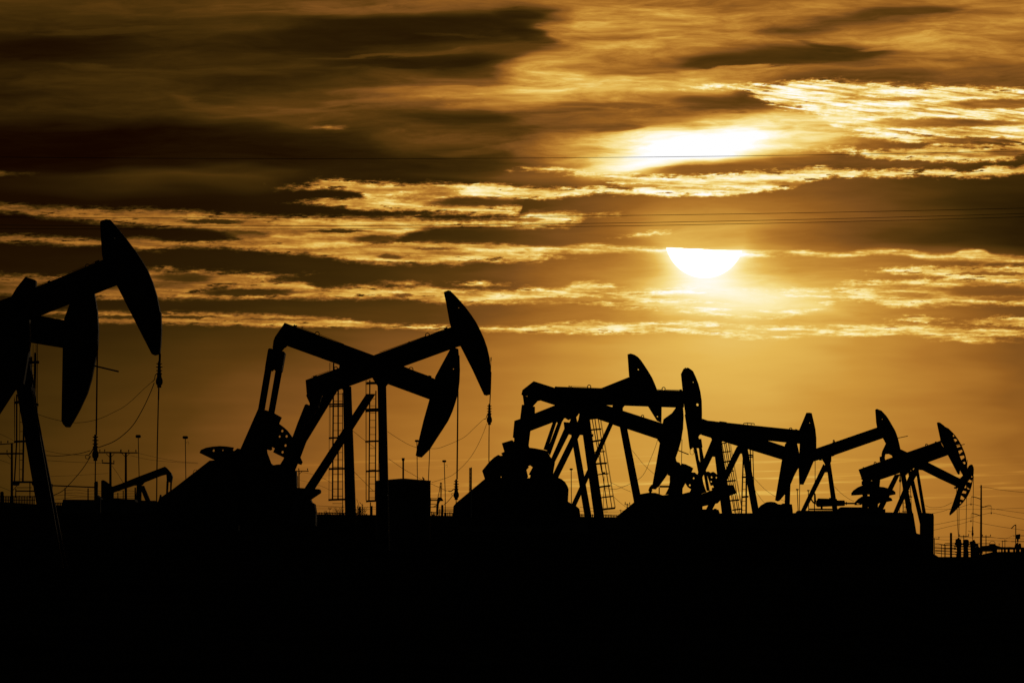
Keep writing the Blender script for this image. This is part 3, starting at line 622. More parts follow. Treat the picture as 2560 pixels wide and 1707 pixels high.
# round tank with vent stack and an open hatch lid
Y = 430
c = px(1008, 1290, Y); W = 68.5 / F * Y
ytop = px(0, 1203, Y).z; yap = px(0, 1195.5, Y).z; gz = ground_z(c.x, Y)
r = thing('storage_tank', 'round squat storage tank with shallow cone roof and a vent pipe', 'tank', (c.x, Y, gz))
m = MB(); m.lathe(Vector((c.x, Y, 0)), [(gz - .1, W), (ytop - .02, W), (ytop, W + .03), (ytop + .04, W), (yap, .1)], 40); m.build('shell', 'tank', r)
m = MB(); m.lathe(Vector((c.x, Y, 0)), [(yap - .02, .045), (px(0, 1152, Y).z, .045), (px(0, 1150, Y).z, .07), (px(0, 1146, Y).z, .075), (px(0, 1144.6, Y).z, .085), (px(0, 1144.4, Y).z, .02)], 10); m.build('vent_pipe', 'steel', r)
MB().prism(q('Z6', 1028,918,1036,928,1050,938,1052,958,1046,966,1034,950,1026,935), Y, -.25, .05).build('hatch_lid', 'steel', r)
MB().prism(q('Z6', 1042,972,1046,962,1060,956,1072,964,1074,980,1042,982), Y, -.25, .25).build('hatch', 'steel', r)
MB().prism(q('Z6', 1003,972,1008,962,1022,962,1026,975), Y, -.2, .2).build('valve', 'steel', r)

# perforated post in front of the sloping guard
Y = 340
r = thing('perforated_post', 'perforated square sign post in front of a sloping belt guard', 'post', foot(1177, Y))
MB().prism(q('A1', 1264,102,1312,102,1306,1500,1252,1500), Y, -.02, .0, [circ('A1', 1289 - k * 0.55, 150 + k * 37.5, 7, 8) for k in range(18)]).build('front_face', 'paint', r)
MB().prism(q('A1', 1312,88,1342,84,1338,1500,1306,1500), Y, .0, .06).build('side_face', 'lit_side', r)  # light catching this side of the post is painted as a paler colour

# pipe stands, fence posts and a small frame by the tank
Y = 520
r = thing('pipe_tripod', 'small tapering three-legged pipe stand beside the round tank', 'pipe stand', foot(1095, Y))
A = lambda *v: q('A1', *v)
MB().prism(A(452,512,470,505,480,520,440,740,400,930,380,930,425,740), Y, -.15, -.05).build('leg', 'steel', r)
MB().prism(A(470,505,492,512,506,545,500,740,492,940,474,940,486,560), Y, .05, .15).build('leg', 'steel', r)
MB().tpx(A(468, 600, 452, 940), Y, 1.6).build('leg', 'steel', r)
MB().prism(A(385,925,490,925,520,975,552,1028,450,1032,418,1110,404,1250,398,1420,335,1420,345,1160,362,1040), Y, -.2, .2).build('foot_frame', 'steel', r)
r = thing('pipe_manifold', 'stack of level pipes running out from behind the round tank', 'pipes', foot(1084, 525))
for y, w in ((962, 2.0), (1008, 3.0), (1116, 1.5), (1196, 1.6)): MB().tpx(A(100, y, 375 if y < 1100 else 345, y), 525, w).build('pipe', 'steel', r)
MB().tpx(A(250, 1196, 310, 1175, 350, 1140), 525, 2.0).build('elbow_pipe', 'steel', r)
MB().tpx(A(180, 940, 170, 1420), 525, 3.0).build('support_post', 'steel', r)

FG = 'short fence posts along the lease'
def post(fr, x, y, w, Y, label, mt='wood'):
    (X, yy), = q(fr, x, y); s = FR[fr][2]; hw = w / s / 2
    yb = gpx(X, Y) + 4
    m = MB().tube([px(X, yy + hw * .5, Y), px(X, yb, Y)], hw / F * Y, 8)
    m.tube([px(X, yy, Y), px(X, yy + hw * .5, Y)], [hw * .6 / F * Y, hw / F * Y], 8)
    return tag(m.build('fence_post', mt), label, 'post', FG)
post('A1', 512, 1135, 64, 520, 'thick stub post right of the three-legged pipe stand')
post('Z6', 346, 1245, 22, 560, 'thick low fence post at the foot of the near front leg of the crossed pair')
post('Z6', 378, 1243, 10, 560, 'thin low fence post beside the thick one left of the tank')
post('Z6', 326, 1228, 10, 560, 'thin fence post touching the near front leg of the crossed pair')
post('Z6', 462, 1198, 12, 560, 'tall thin fence post just left of the round tank')
post('Z6', 477, 1236, 18, 560, 'stout fence post just left of the round tank')
post('Z2', 607, 1265, 11, 560, 'first fence post under the gate rail, behind the hanging rod clamp')
post('Z2', 822, 1270, 12, 560, 'second fence post under the gate rail')
post('Z2', 1262, 1262, 14, 560, 'fence post below the middle of the small far pump jack')
post('Z2', 1498, 1328, 13, 560, 'fence post below the rear arms of the small far pump jack')
post('Z2', 18, 1300, 34, 560, 'squat post at the frame edge below the double-armed utility pole')
post('Z2', 1100, 1310, 9, 560, 'slim post in front of the small jack\'s beam')
post('Z2', 1150, 1290, 9, 560, 'slim slanting post between the twin utility poles')
post('A3', 486, 318, 60, 640, 'round-topped steel bollard rising above the pipe fence', 'steel')
post('A1', 440, 1250, 22, 545, 'low post between the pipe stand and the stub post')

# swing gate by the near pair
r = thing('pipe_gate', 'pipe gate with one long top rail between two posts', 'gate', foot(180, 480))
MB().tpx(Z(485, 1228, 485, 1500), 480, 3.2).build('gate_post', 'steel', r)
MB().tpx(Z(485, 1244, 890, 1261), 480, 3.2).build('top_rail', 'steel', r)
MB().prism(Z(880,1218,884,1212,888,1205,912,1205,914,1222,912,1340,940,1360,940,1500,880,1500), 480, -.2, .2).build('gate_post', 'steel', r)

def wire_fence(Y, lines, label, w=0.8):
    r = thing('wire_fence', label, 'wire fence', foot(lines[0][0], Y), 'sagging wire fences')
    for p in lines: MB().tpx([(p[i], p[i + 1]) for i in range(0, len(p), 2)], Y, w).build('fence_wire', 'wire', r)
    return r
def fl(fr, *v): return [c for p in q(fr, *v) for c in p]
wire_fence(562, [fl('Z2', 605,1290,700,1282,822,1296,900,1290,945,1300), fl('Z2', 605,1316,720,1310,822,1322,945,1318), fl('Z2', 490,1340,607,1330,822,1345,945,1352), fl('Z2', 490,1378,700,1352,945,1360)], 'wire fence strung under the gate rail')
wire_fence(563, [fl('Z2', 1060,1298,1180,1290,1262,1298), fl('Z2', 1060,1322,1262,1318,1300,1316), fl('Z2', 1060,1348,1262,1340), fl('Z2', 1060,1362,1262,1360), fl('Z2', 1310,1400,1500,1395), fl('Z2', 1310,1412,1500,1415)], 'wire fence crossing below the small far pump jack')
wire_fence(564, [fl('Z4', 1600,1215,1760,1222,1937,1214), fl('Z4', 1600,1240,1937,1238), fl('Z4', 1600,1262,1937,1258), fl('Z6', 0,1255,180,1250), fl('Z6', 290,1255,520,1248), fl('Z6', 290,1275,520,1270)], 'wire fence behind the caged ladders of the crossed pair')
wire_fence(566, [fl('A1', 400,1212,620,1215,820,1212), fl('A1', 400,1268,820,1264), fl('A1', 400,1292,820,1296), fl('A1', 400,1318,820,1318)], 'wire fence between the stub post and the sloping guard', 1.2)
wire_fence(568, [fl('R4', 165,1098,430,1098), fl('R4', 165,1120,390,1122), fl('R4', 165,1140,380,1142), fl('R2', 1955,1160,2350,1190), fl('R2', 1955,1215,2350,1225)], 'wire fence at the feet of the middle cluster')

# slatted wind fence that makes the ragged skyline at the far ridge
def slat_fence(x0, x1, tops, Y, label, pitch=4.0, w=2.6, gap=9):
    r = thing('slat_fence', label, 'slat fence', foot((x0 + x1) / 2, Y), 'slatted wind fences along the ridge')
    m = MB(); x = x0
    while x < x1:
        t = lerp_tab(tops, x) + random.uniform(-.6, .6)
        m.prism([(x, t), (x + w, t + random.uniform(-.4, .4)), (x + w, gpx(x, Y) + 3), (x, gpx(x, Y) + 3)], Y, -.02, .02)
        x += pitch
    for dy in (1.6, gap + 1.5): 
        m.prism([(x0, lerp_tab(tops, x0) + dy - .8), (x1, lerp_tab(tops, x1) + dy - .8), (x1, lerp_tab(tops, x1) + dy + 1.0), (x0, lerp_tab(tops, x0) + dy + 1.0)], Y, .02, .05)
    m.build('slat_panel', 'wood', r)
    return r
slat_fence(-20, 88, [(-20, 1239), (88, 1239)], 600, 'slat fence below the double-armed utility pole at the frame edge')
slat_fence(126, 168, [(126, 1255), (168, 1255)], 600, 'slat fence under the pipe gate rail')
slat_fence(345, 402, [(345, 1262), (402, 1264)], 600, 'slat fence under the rear of the small far pump jack')
slat_fence(786, 900, [(786, 1279.5), (900, 1281)], 610, 'slat fence behind the ladder feet of the crossed pair')
slat_fence(1070, 1142, [(1070, 1278), (1142, 1281)], 610, 'slat fence between the tank and the sloping guard')
slat_fence(1440, 1560, [(1440, 1284), (1560, 1287)], 610, 'slat fence between the leaning ladder and the next guard')
slat_fence(1795, 1880, [(1795, 1291), (1880, 1293)], 610, 'slat fence under the two caged ladders right of the drilled counterweights')

# low containment bank by the near pair
m = MB(); m.prism(Z(600,1500,600,1382,606,1376,900,1378,940,1360,960,1374,1268,1374,1280,1400,1480,1410,1500,1360,1560,1340,1600,1330,1600,1500), 540, -2, 2)
tag(m.build('earth_bund', 'concrete'), 'low flat-topped bund below the small far pump jack', 'bund')
m = MB(); m.prism(q('N', 1741,1300,1746,1283,1990,1282,1995,1276,2090,1276,2100,1300,2100,1330,1741,1330), 560, -2, 2)
tag(m.build('earth_bund', 'concrete'), 'low flat-topped bund below the spearhead horse heads', 'bund')

# weeds
def weed(x, Y, h, label):
    m = MB(); b = gpx(x, Y)
    for k in range(5):
        dx = random.uniform(-.35, .35) * h; hh = h * random.uniform(.55, 1)
        pts = [(x + random.uniform(-1, 1), b + 2), (x + dx * .4, b - hh * .5), (x + dx, b - hh)]
        m.tpx(pts, Y, .9)
        for j in range(3):
            t = random.uniform(.4, .9); bx = x + dx * t; by = b - hh * t; s = random.choice((-1, 1))
            m.tpx([(bx, by), (bx + s * h * .14, by - h * .16)], Y, .7)
    return tag(m.build('dry_weed', 'weed'), label, 'weed', 'bare dry weeds on the ridge')
for (x, h, l) in ((818, 30, 'bare weed standing inside the foot of the left caged ladder'), (845, 36, 'bare weed between the left ladder and the near front leg'), (855, 26, 'short bare weed close against the near front leg'),
                  (897, 44, 'bare weed just right of the near front leg of the crossed pair'), (908, 56, 'tallest bare weed, left of the right caged ladder'), (916, 30, 'bare weed within the foot of the right caged ladder'), (1086, 22, 'bare weed below the pipe manifold')):
    weed(x, 575, h, l)

# pipe fence, wellheads and pipe rack at the far end
Y = 640
r = thing('pipe_fence', 'many-railed pipe fence at the edge of the pad', 'fence', foot(2366, Y))
B = lambda *v: q('A3', *v)
for x, y in ((62, 450), (240, 610), (318, 595), (345, 640)): MB().tpx(B(x, y, x + 2, 960), Y, 2.0 if x < 100 else 1.6).build('post', 'steel', r)
for p, w in (((80,604,150,600,300,626,460,622,620,630), 2.0), ((330,588,620,578), 1.4), ((80,652,320,640,620,662), 1.0), ((60,700,240,706,320,716,620,712), 2.6), ((80,762,620,742), 1.4), ((80,782,320,792,620,806), 2.0), ((80,826,240,850,620,868), 2.0)): MB().tpx(B(*p), Y, w).build('rail', 'steel', r)
WG = 'wellheads in a row at the far end'
def wellhead(poly, Y, x, label):
    r = thing('wellhead', label, 'wellhead', foot(x, Y), WG)
    MB().prism(B(*poly), Y, -.35, .35).build('valve_body', 'steel', r)
    m = MB(); m.lathe(px(x, 1352, Y), [(0, .12), (-.25, .12), (-.26, .2), (-.34, .2), (-.35, .14), (-1.2, .14)], 12); m.build('casing', 'steel', r)
    return r
wellhead((605,490,640,478,660,468,670,440,690,440,700,475,740,490,746,560,760,580,775,595,768,625,745,650,700,660,705,700,740,760,730,940,620,940,640,760,655,660,600,640,582,600,590,585,604,565), 625, 2396.5, 'wellhead nearest the bollard, two rods running up from it')
wellhead((795,500,830,492,860,486,900,492,928,505,942,540,940,590,955,600,950,640,900,650,885,700,930,800,930,940,800,940,810,700,800,640,775,610,800,560), 632, 2415, 'middle wellhead below the triangular openings')
wellhead((960,548,1000,535,1035,524,1050,500,1086,500,1090,530,1108,555,1115,590,1180,612,1190,700,1175,780,1230,900,1230,960,1000,960,1005,800,1000,680,975,640), 628, 2433, 'wellhead closest to the tall steel pole')
Y = 645
r = thing('flow_lines', 'tangle of flow pipes linking the three far wellheads', 'pipes', foot(2418, Y))
for p, w in ((q('A3', 560,668,700,672,900,668,1190,690), 3.4), (q('A3', 560,735,800,728,1190,738), 2.4), (q('A3', 590,812,760,820,930,815,1190,805), 2.6), (q('A3', 600,880,930,872,1100,880), 2.0)): MB().tpx(p, Y, w).build('pipe', 'steel', r)
for x, y0, y1, w in ((655,660,950,3), (735,640,950,2.4), (815,640,950,3), (870,690,950,4), (915,650,950,1.6), (1000,690,950,3.4), (1060,640,950,2.6), (1120,640,950,3.4), (1175,650,950,2.0)): MB().tpx(q('A3', x, y0, x + 3, y1), Y, w).build('riser', 'steel', r)
Y = 610
r = thing('pipe_rack', 'long low pipe rack with daylight showing beneath it', 'pipe rack', foot(2520, Y))
MB().prism(B(1270,655,1460,640,1490,600,1600,600,1622,640,1700,664,1740,678,1900,684,1960,680,2120,688,2900,694,2900,750,1655,748,1640,775,1600,800,1270,800), Y, -.8, .8).build('pipe_bundle', 'steel', r)
for x0, x1 in ((1560,1650),(1780,1790),(1850,1874),(1944,1976),(2088,2112),(2158,2225),(2282,2312),(2335,2350)): MB().prism(B(x0,746,x1,746,x1 + 4,830,x0 - 4,830), Y, -.7, .7).build('support', 'steel', r)
MB().prism(B(1110,588,1480,588,1480,604,1110,604), Y, -.1, .1).build('pipe', 'steel', r)
MB().prism(B(1180,655,1200,690,1290,680,1290,850,1100,850,1100,690), Y, -.4, .4).build('valve_skid', 'steel', r)
MB().ring('A3', 1545, 600, 70, Y, 1.0, 0, 0, 180, 14).build('wheel_rim', 'steel', r)

# ---------------------------------------------------------------- conductors
LG = 'thin power lines crossing the sky'
def line(Y, fr, pts, w, label, group=None, name='power_line'):
    m = MB().tpx(q(fr, *pts) if isinstance(fr, str) else fr, Y, w, smooth=True)
    return tag(m.build(name, 'wire'), label, 'power line', group)
def sag(ys, xs=(-1500, 0, 1280, 2560, 4200)):
    # a parabola through three heights, carried on past the frame
    (a, b, c) = ys
    out = []
    for i in range(41):
        x = xs[0] + (xs[-1] - xs[0]) * i / 40; t = (x - 1280) / 1280
        out.append((x, b + (c - a) / 2 * t + ((a + c) / 2 - b) * t * t))
    return [c for p in out for c in p]
line(250, 'N', sag((393.2, 395.8, 378)), 1.2, 'highest single wire right across the frame, just below the glare above the sun', LG)
line(250, 'N', sag((543, 542, 520.6)), 1.2, 'uppermost of three close wires crossing above the half sun', LG)
line(252, 'N', sag((563, 561.3, 534)), 1.2, 'middle of three close wires crossing above the half sun', LG)
line(254, 'N', sag((571.4, 568.7, 542.4)), 1.2, 'lowest of three close wires crossing above the half sun', LG)
CG = 'faint far conductors between the poles'
line(680, 'Z2', (410,915,480,930,560,945,700,958,840,965), .8, 'faint wire behind the hanging rod clamp, uppermost', CG)
line(682, 'Z2', (430,1010,560,1018,700,1026,950,1034), .8, 'faint wire reaching the short lower arm of the twin poles', CG)
line(700, 'Z2', (470,1158,650,1152,860,1140,1010,1130), .6, 'lowest faint wire left of the twin poles', CG)
line(700, 'Z2', (1285,940,1400,968,1550,1000,1680,1020,1850,1032), .6, 'upper faint wire right of the twin poles', CG)
line(702, 'Z2', (1220,965,1380,1000,1550,1020,1850,1040), .6, 'lower faint wire right of the twin poles', CG)
line(645, 'Z2', (1045,1060,1095,1130,1145,1210,1180,1260), .9, 'slanting guy wire between the twin poles', CG, 'guy_wire')
line(610, 'Z2', (-60,735,0,762,60,790,120,820), .8, 'wire sloping down to the top of the double-armed pole', CG)
line(610, 'Z2', (-60,985,0,1006,60,1026,95,1042), .8, 'wire sloping down to the mast of the double-armed pole', CG)
line(610, 'Z2', (-60,1232,0,1255,60,1278,110,1300), .8, 'low wire sloping down beside the double-armed pole', CG)
line(720, 'Z6', (660,725,740,780,820,835,920,892,1010,945,1130,1000,1230,1045,1300,1078), .9, 'wire descending behind the vent pipe of the round tank', CG)
line(690, 'Z4', (1440,830,1560,850,1700,900,1800,960), .6, 'upper faint wire right of the pole over the base platform', CG)
line(690, 'Z4', (1430,925,1560,950,1700,1000,1830,1060), .6, 'lower faint wire right of the pole over the base platform', CG)
line(720, 'R4', (560,250,640,350,730,460,870,585), .8, 'thin wire right of the far leg of the middle cluster', CG)
line(720, 'R4', (255,700,340,740,430,785,545,835), .8, 'thin wire behind the leaning ladder, sagging right', CG)
line(724, 'R4', (290,890,350,945,420,1005,490,1058), .8, 'thin wire sloping down to the pole over the sloping guard', CG)
line(740, 'R5', (235,1120,300,1190,370,1260,440,1315,560,1390,640,1425), .8, 'upper thin wire beside the caged ladder, under the lowered horse head', CG)
line(740, 'R5', (245,1280,290,1340,340,1410,400,1470), .8, 'lower thin wire beside the caged ladder, under the lowered horse head', CG)
line(740, 'A5', (690,425,760,500,830,560,930,630,1010,670), .8, 'thin wire dropping from the slim jack\'s leg to the lower counterweight', CG)
line(700, 'R7', (1135,238,1250,252,1370,276,1550,300,1700,316,2000,345), .8, 'conductor from the top of the tall steel pole', CG)
line(700, 'R7', (200,700,345,670,430,652,520,632,600,603,700,590,790,571,880,540,965,515), .8, 'conductor sagging left from the upper arm of the tall steel pole', CG)
line(700, 'R7', (965,515,1080,540,1290,590,1550,628,1829,667,2050,700), .8, 'conductor running right from the upper arm of the tall steel pole', CG)
line(702, 'R7', (200,890,345,860,430,846,560,820,720,788,860,765,960,742,1130,695,1200,680,1293,658), .8, 'conductor sagging left from the middle arm of the tall steel pole', CG)
line(702, 'R7', (1293,658,1400,680,1550,710,1700,742,1829,764,2050,800), .8, 'conductor running right from the middle arm of the tall steel pole', CG)
line(704, 'R7', (200,965,345,944,470,918,600,886,740,855,850,828,963,788), .8, 'conductor sagging left from the lower arm of the tall steel pole', CG)
line(704, 'R7', (963,788,1100,825,1200,845,1400,880,1600,912,1829,946,2050,980), .8, 'conductor running right from the lower arm of the tall steel pole', CG)
line(690, 'R7', (215,540,300,572,380,576,460,570,540,550,660,490), .8, 'short sagging wire left of the low triangular-holed head', CG)
line(760, 'R7', (200,600,345,606,900,603,1300,604,1600,592,1900,580), .6, 'level wire behind the tall steel pole', CG)
line(860, 'R7', (360,1056,600,1052,850,1056,1210,1060,1500,1078,1829,1088), .6, 'low level wire over the wellheads', CG)
line(862, 'R7', (380,1090,600,1105,850,1065,1000,1072,1210,1048,1500,1082,1650,1030), .6, 'low scalloped wire over the wellheads', CG)
line(864, 'R7', (1130,1105,1300,1112,1500,1122,1640,1128), .6, 'lowest wire beyond the pipe rack', CG)

# ---------------------------------------------------------------- ground
bm = bmesh.new()
ang = sorted(set([-6, -3, -1.5, -.8, -.4, -.2, -.12] + [(-0.1 + .2 * i / 160) for i in range(161)] + [.12, .2, .4, .8, 1.5, 3, 6]))
ys = [-400, -60, 0, 40, 80, 120, 150, 180, 210, 240, 270, 300, 340, 380, 420, 470, 520, 580, 640, 700, 800, 950, 1200, 1600, 2200, 3140, 6000, 14000, 40000]
rows = []
for yv in ys:
    row = []
    for a in ang:
        X = a * max(yv, 60)
        jit = (random.random() - .5) * (.10 if 130 < yv < 600 else 0.02 if yv <= 700 else 0)
        row.append(bm.verts.new((X, yv, ground_z(X, yv) + jit)))
    rows.append(row)
for A, Bq in zip(rows, rows[1:]):
    for i in range(len(ang) - 1): bm.faces.new([A[i], A[i + 1], Bq[i + 1], Bq[i]])
bmesh.ops.recalc_face_normals(bm, faces=bm.faces)
me = bpy.data.meshes.new('ground'); bm.to_mesh(me); bm.free(); me.materials.append(M['soil'])
g = bpy.data.objects.new('ground', me); col.objects.link(g)
tag(g, 'dark bare ground of the oil field in front of the pump jacks', 'ground', None, 'structure')

# ---------------------------------------------------------------- sky
world = bpy.data.worlds.new('World'); sc.world = world; world.use_nodes = True
nt = world.node_tree; nt.nodes.clear()
def link(a, b): nt.links.new(a, b)
def mth(op, a, b=None, c=None, clamp=False):
    n = nt.nodes.new('ShaderNodeMath'); n.operation = op; n.use_clamp = clamp
    for i, v in enumerate((a, b, c)):
        if v is None: continue
        if isinstance(v, (int, float)): n.inputs[i].default_value = v
        else: link(v, n.inputs[i])
    return n.outputs[0]
def sstep(x, a, b, lo=0.0, hi=1.0, kind='SMOOTHSTEP'):
    n = nt.nodes.new('ShaderNodeMapRange'); n.interpolation_type = kind
    link(x, n.inputs['Value'])
    for k, v in (('From Min', a), ('From Max', b), ('To Min', lo), ('To Max', hi)): n.inputs[k].default_value = v
    return n.outputs[0]
def curve(x, pts, lo, hi):
    """a float curve of the normalised bearing x, taking values between lo and hi at the listed points"""
    n = nt.nodes.new('ShaderNodeFloatCurve'); c = n.mapping.curves[0]
    pts = sorted(pts)
    P = [(min(1, max(0, (p[0] - U0) / (U1 - U0))), (p[1] - lo) / (hi - lo)) for p in pts]
    c.points[0].location = P[0]; c.points[1].location = P[-1]
    for p in P[1:-1]: c.points.new(*p)
    for p in c.points: p.handle_type = HANDLE
    n.mapping.use_clip = False
    n.mapping.extend = 'HORIZONTAL'
    n.mapping.update(); link(x, n.inputs['Value'])
    return mth('MULTIPLY_ADD', n.outputs[0], hi - lo, lo)
class Sub:
    """a stretch of the shader kept in a node group of its own; use: with Sub('name', x=x) as g: ... g.out(result)"""
    def __init__(self, name, **ins): self.name, self.ins = name, ins
    def __enter__(self):
        global nt
        self.up = nt
        nt = self.ng = bpy.data.node_groups.new(self.name, 'ShaderNodeTree')
        for k in self.ins: nt.interface.new_socket(k, in_out='INPUT', socket_type='NodeSocketFloat')
        nt.interface.new_socket('result', in_out='OUTPUT', socket_type='NodeSocketFloat')
        gi = nt.nodes.new('NodeGroupInput')
        for k in self.ins: setattr(self, k, gi.outputs[k])
        return self
    def out(self, v): self.v = v
    def __exit__(self, *a):
        global nt
        if a[0] is not None: return False
        go = nt.nodes.new('NodeGroupOutput'); link(self.v, go.inputs[0])
        nt = self.up
        n = nt.nodes.new('ShaderNodeGroup'); n.node_tree = self.ng
        for k, v in self.ins.items(): link(v, n.inputs[k])
        self.res = n.outputs[0]
HANDLE = 'AUTO_CLAMPED'
U0, U1 = -100.0, 2660.0
tc = nt.nodes.new('ShaderNodeTexCoord'); sp = nt.nodes.new('ShaderNodeSeparateXYZ'); link(tc.outputs['Generated'], sp.inputs[0])
dy = mth('MAXIMUM', sp.outputs['Y'], 0.05)
U = mth('MULTIPLY_ADD', mth('DIVIDE', sp.outputs['X'], dy), F, 1280.0)      # bearing
V = mth('MULTIPLY_ADD', mth('DIVIDE', sp.outputs['Z'], dy), -F, HORIZON)    # elevation, counted down from the zenith side
def noise(su, sv, detail, rough=0.55, shear=0.0, seed=0.0, dist=0.0, u=None, v=None):
    u = u if u is not None else U; v = v if v is not None else V
    cb = nt.nodes.new('ShaderNodeCombineXYZ')
    link(mth('MULTIPLY_ADD', u, 1 / su, seed), cb.inputs[0])
    vv = mth('MULTIPLY_ADD', u, shear, v) if shear else v
    link(mth('MULTIPLY_ADD', vv, 1 / sv, seed * 1.7), cb.inputs[1])
    n = nt.nodes.new('ShaderNodeTexNoise'); n.noise_dimensions = '2D'
    n.inputs['Scale'].default_value = 1; n.inputs['Detail'].default_value = detail; n.inputs['Roughness'].default_value = rough; n.inputs['Distortion'].default_value = dist
    link(cb.outputs[0], n.inputs['Vector'])
    return n.outputs['Fac']
w1 = mth('SUBTRACT', noise(420, 80, 2, seed=3.1), 0.5)
w2 = mth('SUBTRACT', noise(300, 60, 2, seed=8.7), 0.5)
Uw = mth('MULTIPLY_ADD', w2, 190.0, U)
Vw = mth('MULTIPLY_ADD', w1, 58.0, V)
un = mth('MULTIPLY_ADD', Uw, 1 / (U1 - U0), -U0 / (U1 - U0))                 # warped bearing 0..1
un0 = mth('MULTIPLY_ADD', U, 1 / (U1 - U0), -U0 / (U1 - U0))

# broad tones of the high veil and of the clear band under it: elevation rows by bearings
COLS = [0, 200, 400, 600, 800, 1000, 1200, 1300, 1400, 1550, 1700, 1850, 2000, 2150, 2300, 2450, 2560]
ROWS = [
 (-40, '.29 .29 .29 .36 .40 .45 .52 .54 .58 .62 .62 .52 .55 .58 .60 .63 .62'),
 (0,   '.28 .29 .29 .34 .38 .42 .50 .50 .55 .62 .62 .50 .55 .58 .60 .63 .62'),
 (25,  '.26 .27 .28 .36 .40 .42 .40 .28 .50 .70 .68 .62 .66 .46 .42 .60 .62'),
 (50,  '.21 .22 .22 .26 .18 .16 .17 .28 .62 .72 .68 .66 .58 .38 .50 .62 .63'),
 (75,  '.20 .20 .22 .27 .15 .15 .17 .20 .62 .70 .66 .60 .40 .55 .66 .68 .64'),
 (100, '.13 .12 .20 .24 .13 .14 .20 .25 .66 .64 .70 .66 .60 .68 .72 .68 .60'),
 (125, '.10 .10 .18 .17 .17 .27 .34 .34 .64 .74 .70 .52 .28 .22 .64 .66 .60'),
 (150, '.12 .14 .20 .22 .20 .15 .18 .42 .70 .60 .48 .26 .28 .42 .57 .60 .58'),
 (175, '.16 .20 .22 .24 .22 .24 .30 .62 .76 .62 .70 .66 .58 .50 .50 .55 .50'),
 (200, '.18 .22 .24 .19 .22 .34 .48 .80 .82 .80 .78 .72 .44 .38 .40 .50 .46'),
 (225, '.15 .21 .24 .22 .30 .46 .66 .84 .85 .82 .78 .62 .44 .46 .48 .48 .42'),
 (250, '.13 .18 .24 .28 .38 .50 .70 .70 .68 .66 .54 .40 .52 .52 .46 .42 .36'),
 (275, '.18 .20 .24 .36 .38 .32 .36 .50 .46 .52 .50 .58 .74 .80 .70 .50 .40'),
 (298, '.15 .15 .16 .24 .34 .26 .22 .34 .45 .48 .58 .80 .84 .80 .60 .40 .32'),
 (320, '.07 .07 .08 .12 .26 .30 .28 .34 .42 .50 .72 .82 .80 .70 .56 .42 .36'),
 (345, '.06 .06 .08 .10 .15 .33 .36 .30 .50 .70 .85 .88 .82 .68 .50 .40 .34'),
 (372, '.06 .06 .08 .10 .12 .26 .34 .45 .60 .82 .98 .92 .68 .50 .40 .34 .30'),
 (395, '.06 .06 .09 .10 .12 .18 .22 .36 .66 .84 .86 .66 .52 .45 .40 .36 .30'),
 (418, '.06 .08 .10 .12 .14 .16 .22 .42 .62 .80 .54 .44 .40 .40 .38 .30 .24'),
 (440, '.09 .18 .26 .28 .16 .18 .30 .42 .46 .48 .46 .44 .42 .38 .32 .26 .22'),
 (460, '.10 .16 .19 .20 .14 .15 .20 .33 .38 .42 .46 .47 .45 .40 .32 .24 .19'),
 (485, '.08 .09 .10 .12 .13 .16 .22 .30 .35 .44 .52 .54 .49 .42 .32 .21 .16'),
 (510, '.07 .08 .09 .11 .13 .17 .24 .33 .40 .50 .58 .58 .54 .44 .33 .20 .15'),
 (545, '.07 .08 .09 .10 .13 .17 .24 .33 .42 .54 .63 .63 .56 .45 .33 .21 .15'),
 (580, '.08 .09 .10 .12 .15 .19 .26 .34 .41 .55 .70 .68 .55 .42 .31 .21 .15'),
 (608, '.09 .10 .11 .13 .17 .21 .28 .38 .44 .56 .64 .64 .54 .41 .32 .23 .17'),
 (640, '.10 .12 .13 .15 .19 .24 .33 .43 .52 .60 .66 .67 .66 .62 .56 .43 .35'),
 (680, '.11 .12 .14 .16 .20 .26 .36 .46 .55 .64 .74 .78 .74 .68 .58 .46 .40'),
 (720, '.12 .14 .16 .18 .22 .28 .38 .48 .57 .68 .84 .90 .86 .74 .60 .46 .40'),
 (765, '.13 .15 .17 .20 .25 .31 .41 .50 .57 .66 .80 .88 .86 .75 .60 .48 .42'),
 (805, '.15 .18 .20 .24 .29 .36 .45 .53 .58 .66 .73 .78 .78 .72 .62 .52 .45'),
 (860, '.17 .21 .25 .31 .37 .46 .56 .62 .67 .73 .78 .80 .78 .72 .64 .54 .46'),
 (950, '.20 .25 .30 .38 .46 .54 .62 .66 .70 .75 .79 .80 .77 .72 .66 .58 .50'),
 (1050,'.22 .28 .34 .42 .50 .58 .64 .68 .71 .75 .77 .78 .75 .71 .66 .60 .54'),
 (1160,'.25 .30 .36 .44 .52 .60 .65 .68 .71 .74 .76 .76 .73 .70 .66 .61 .56'),
 (1300,'.25 .30 .36 .43 .51 .58 .63 .66 .69 .72 .73 .73 .71 .68 .65 .61 .57'),
 (1460,'.22 .27 .32 .38 .45 .52 .57 .60 .63 .66 .67 .67 .65 .62 .60 .56 .52'),
]
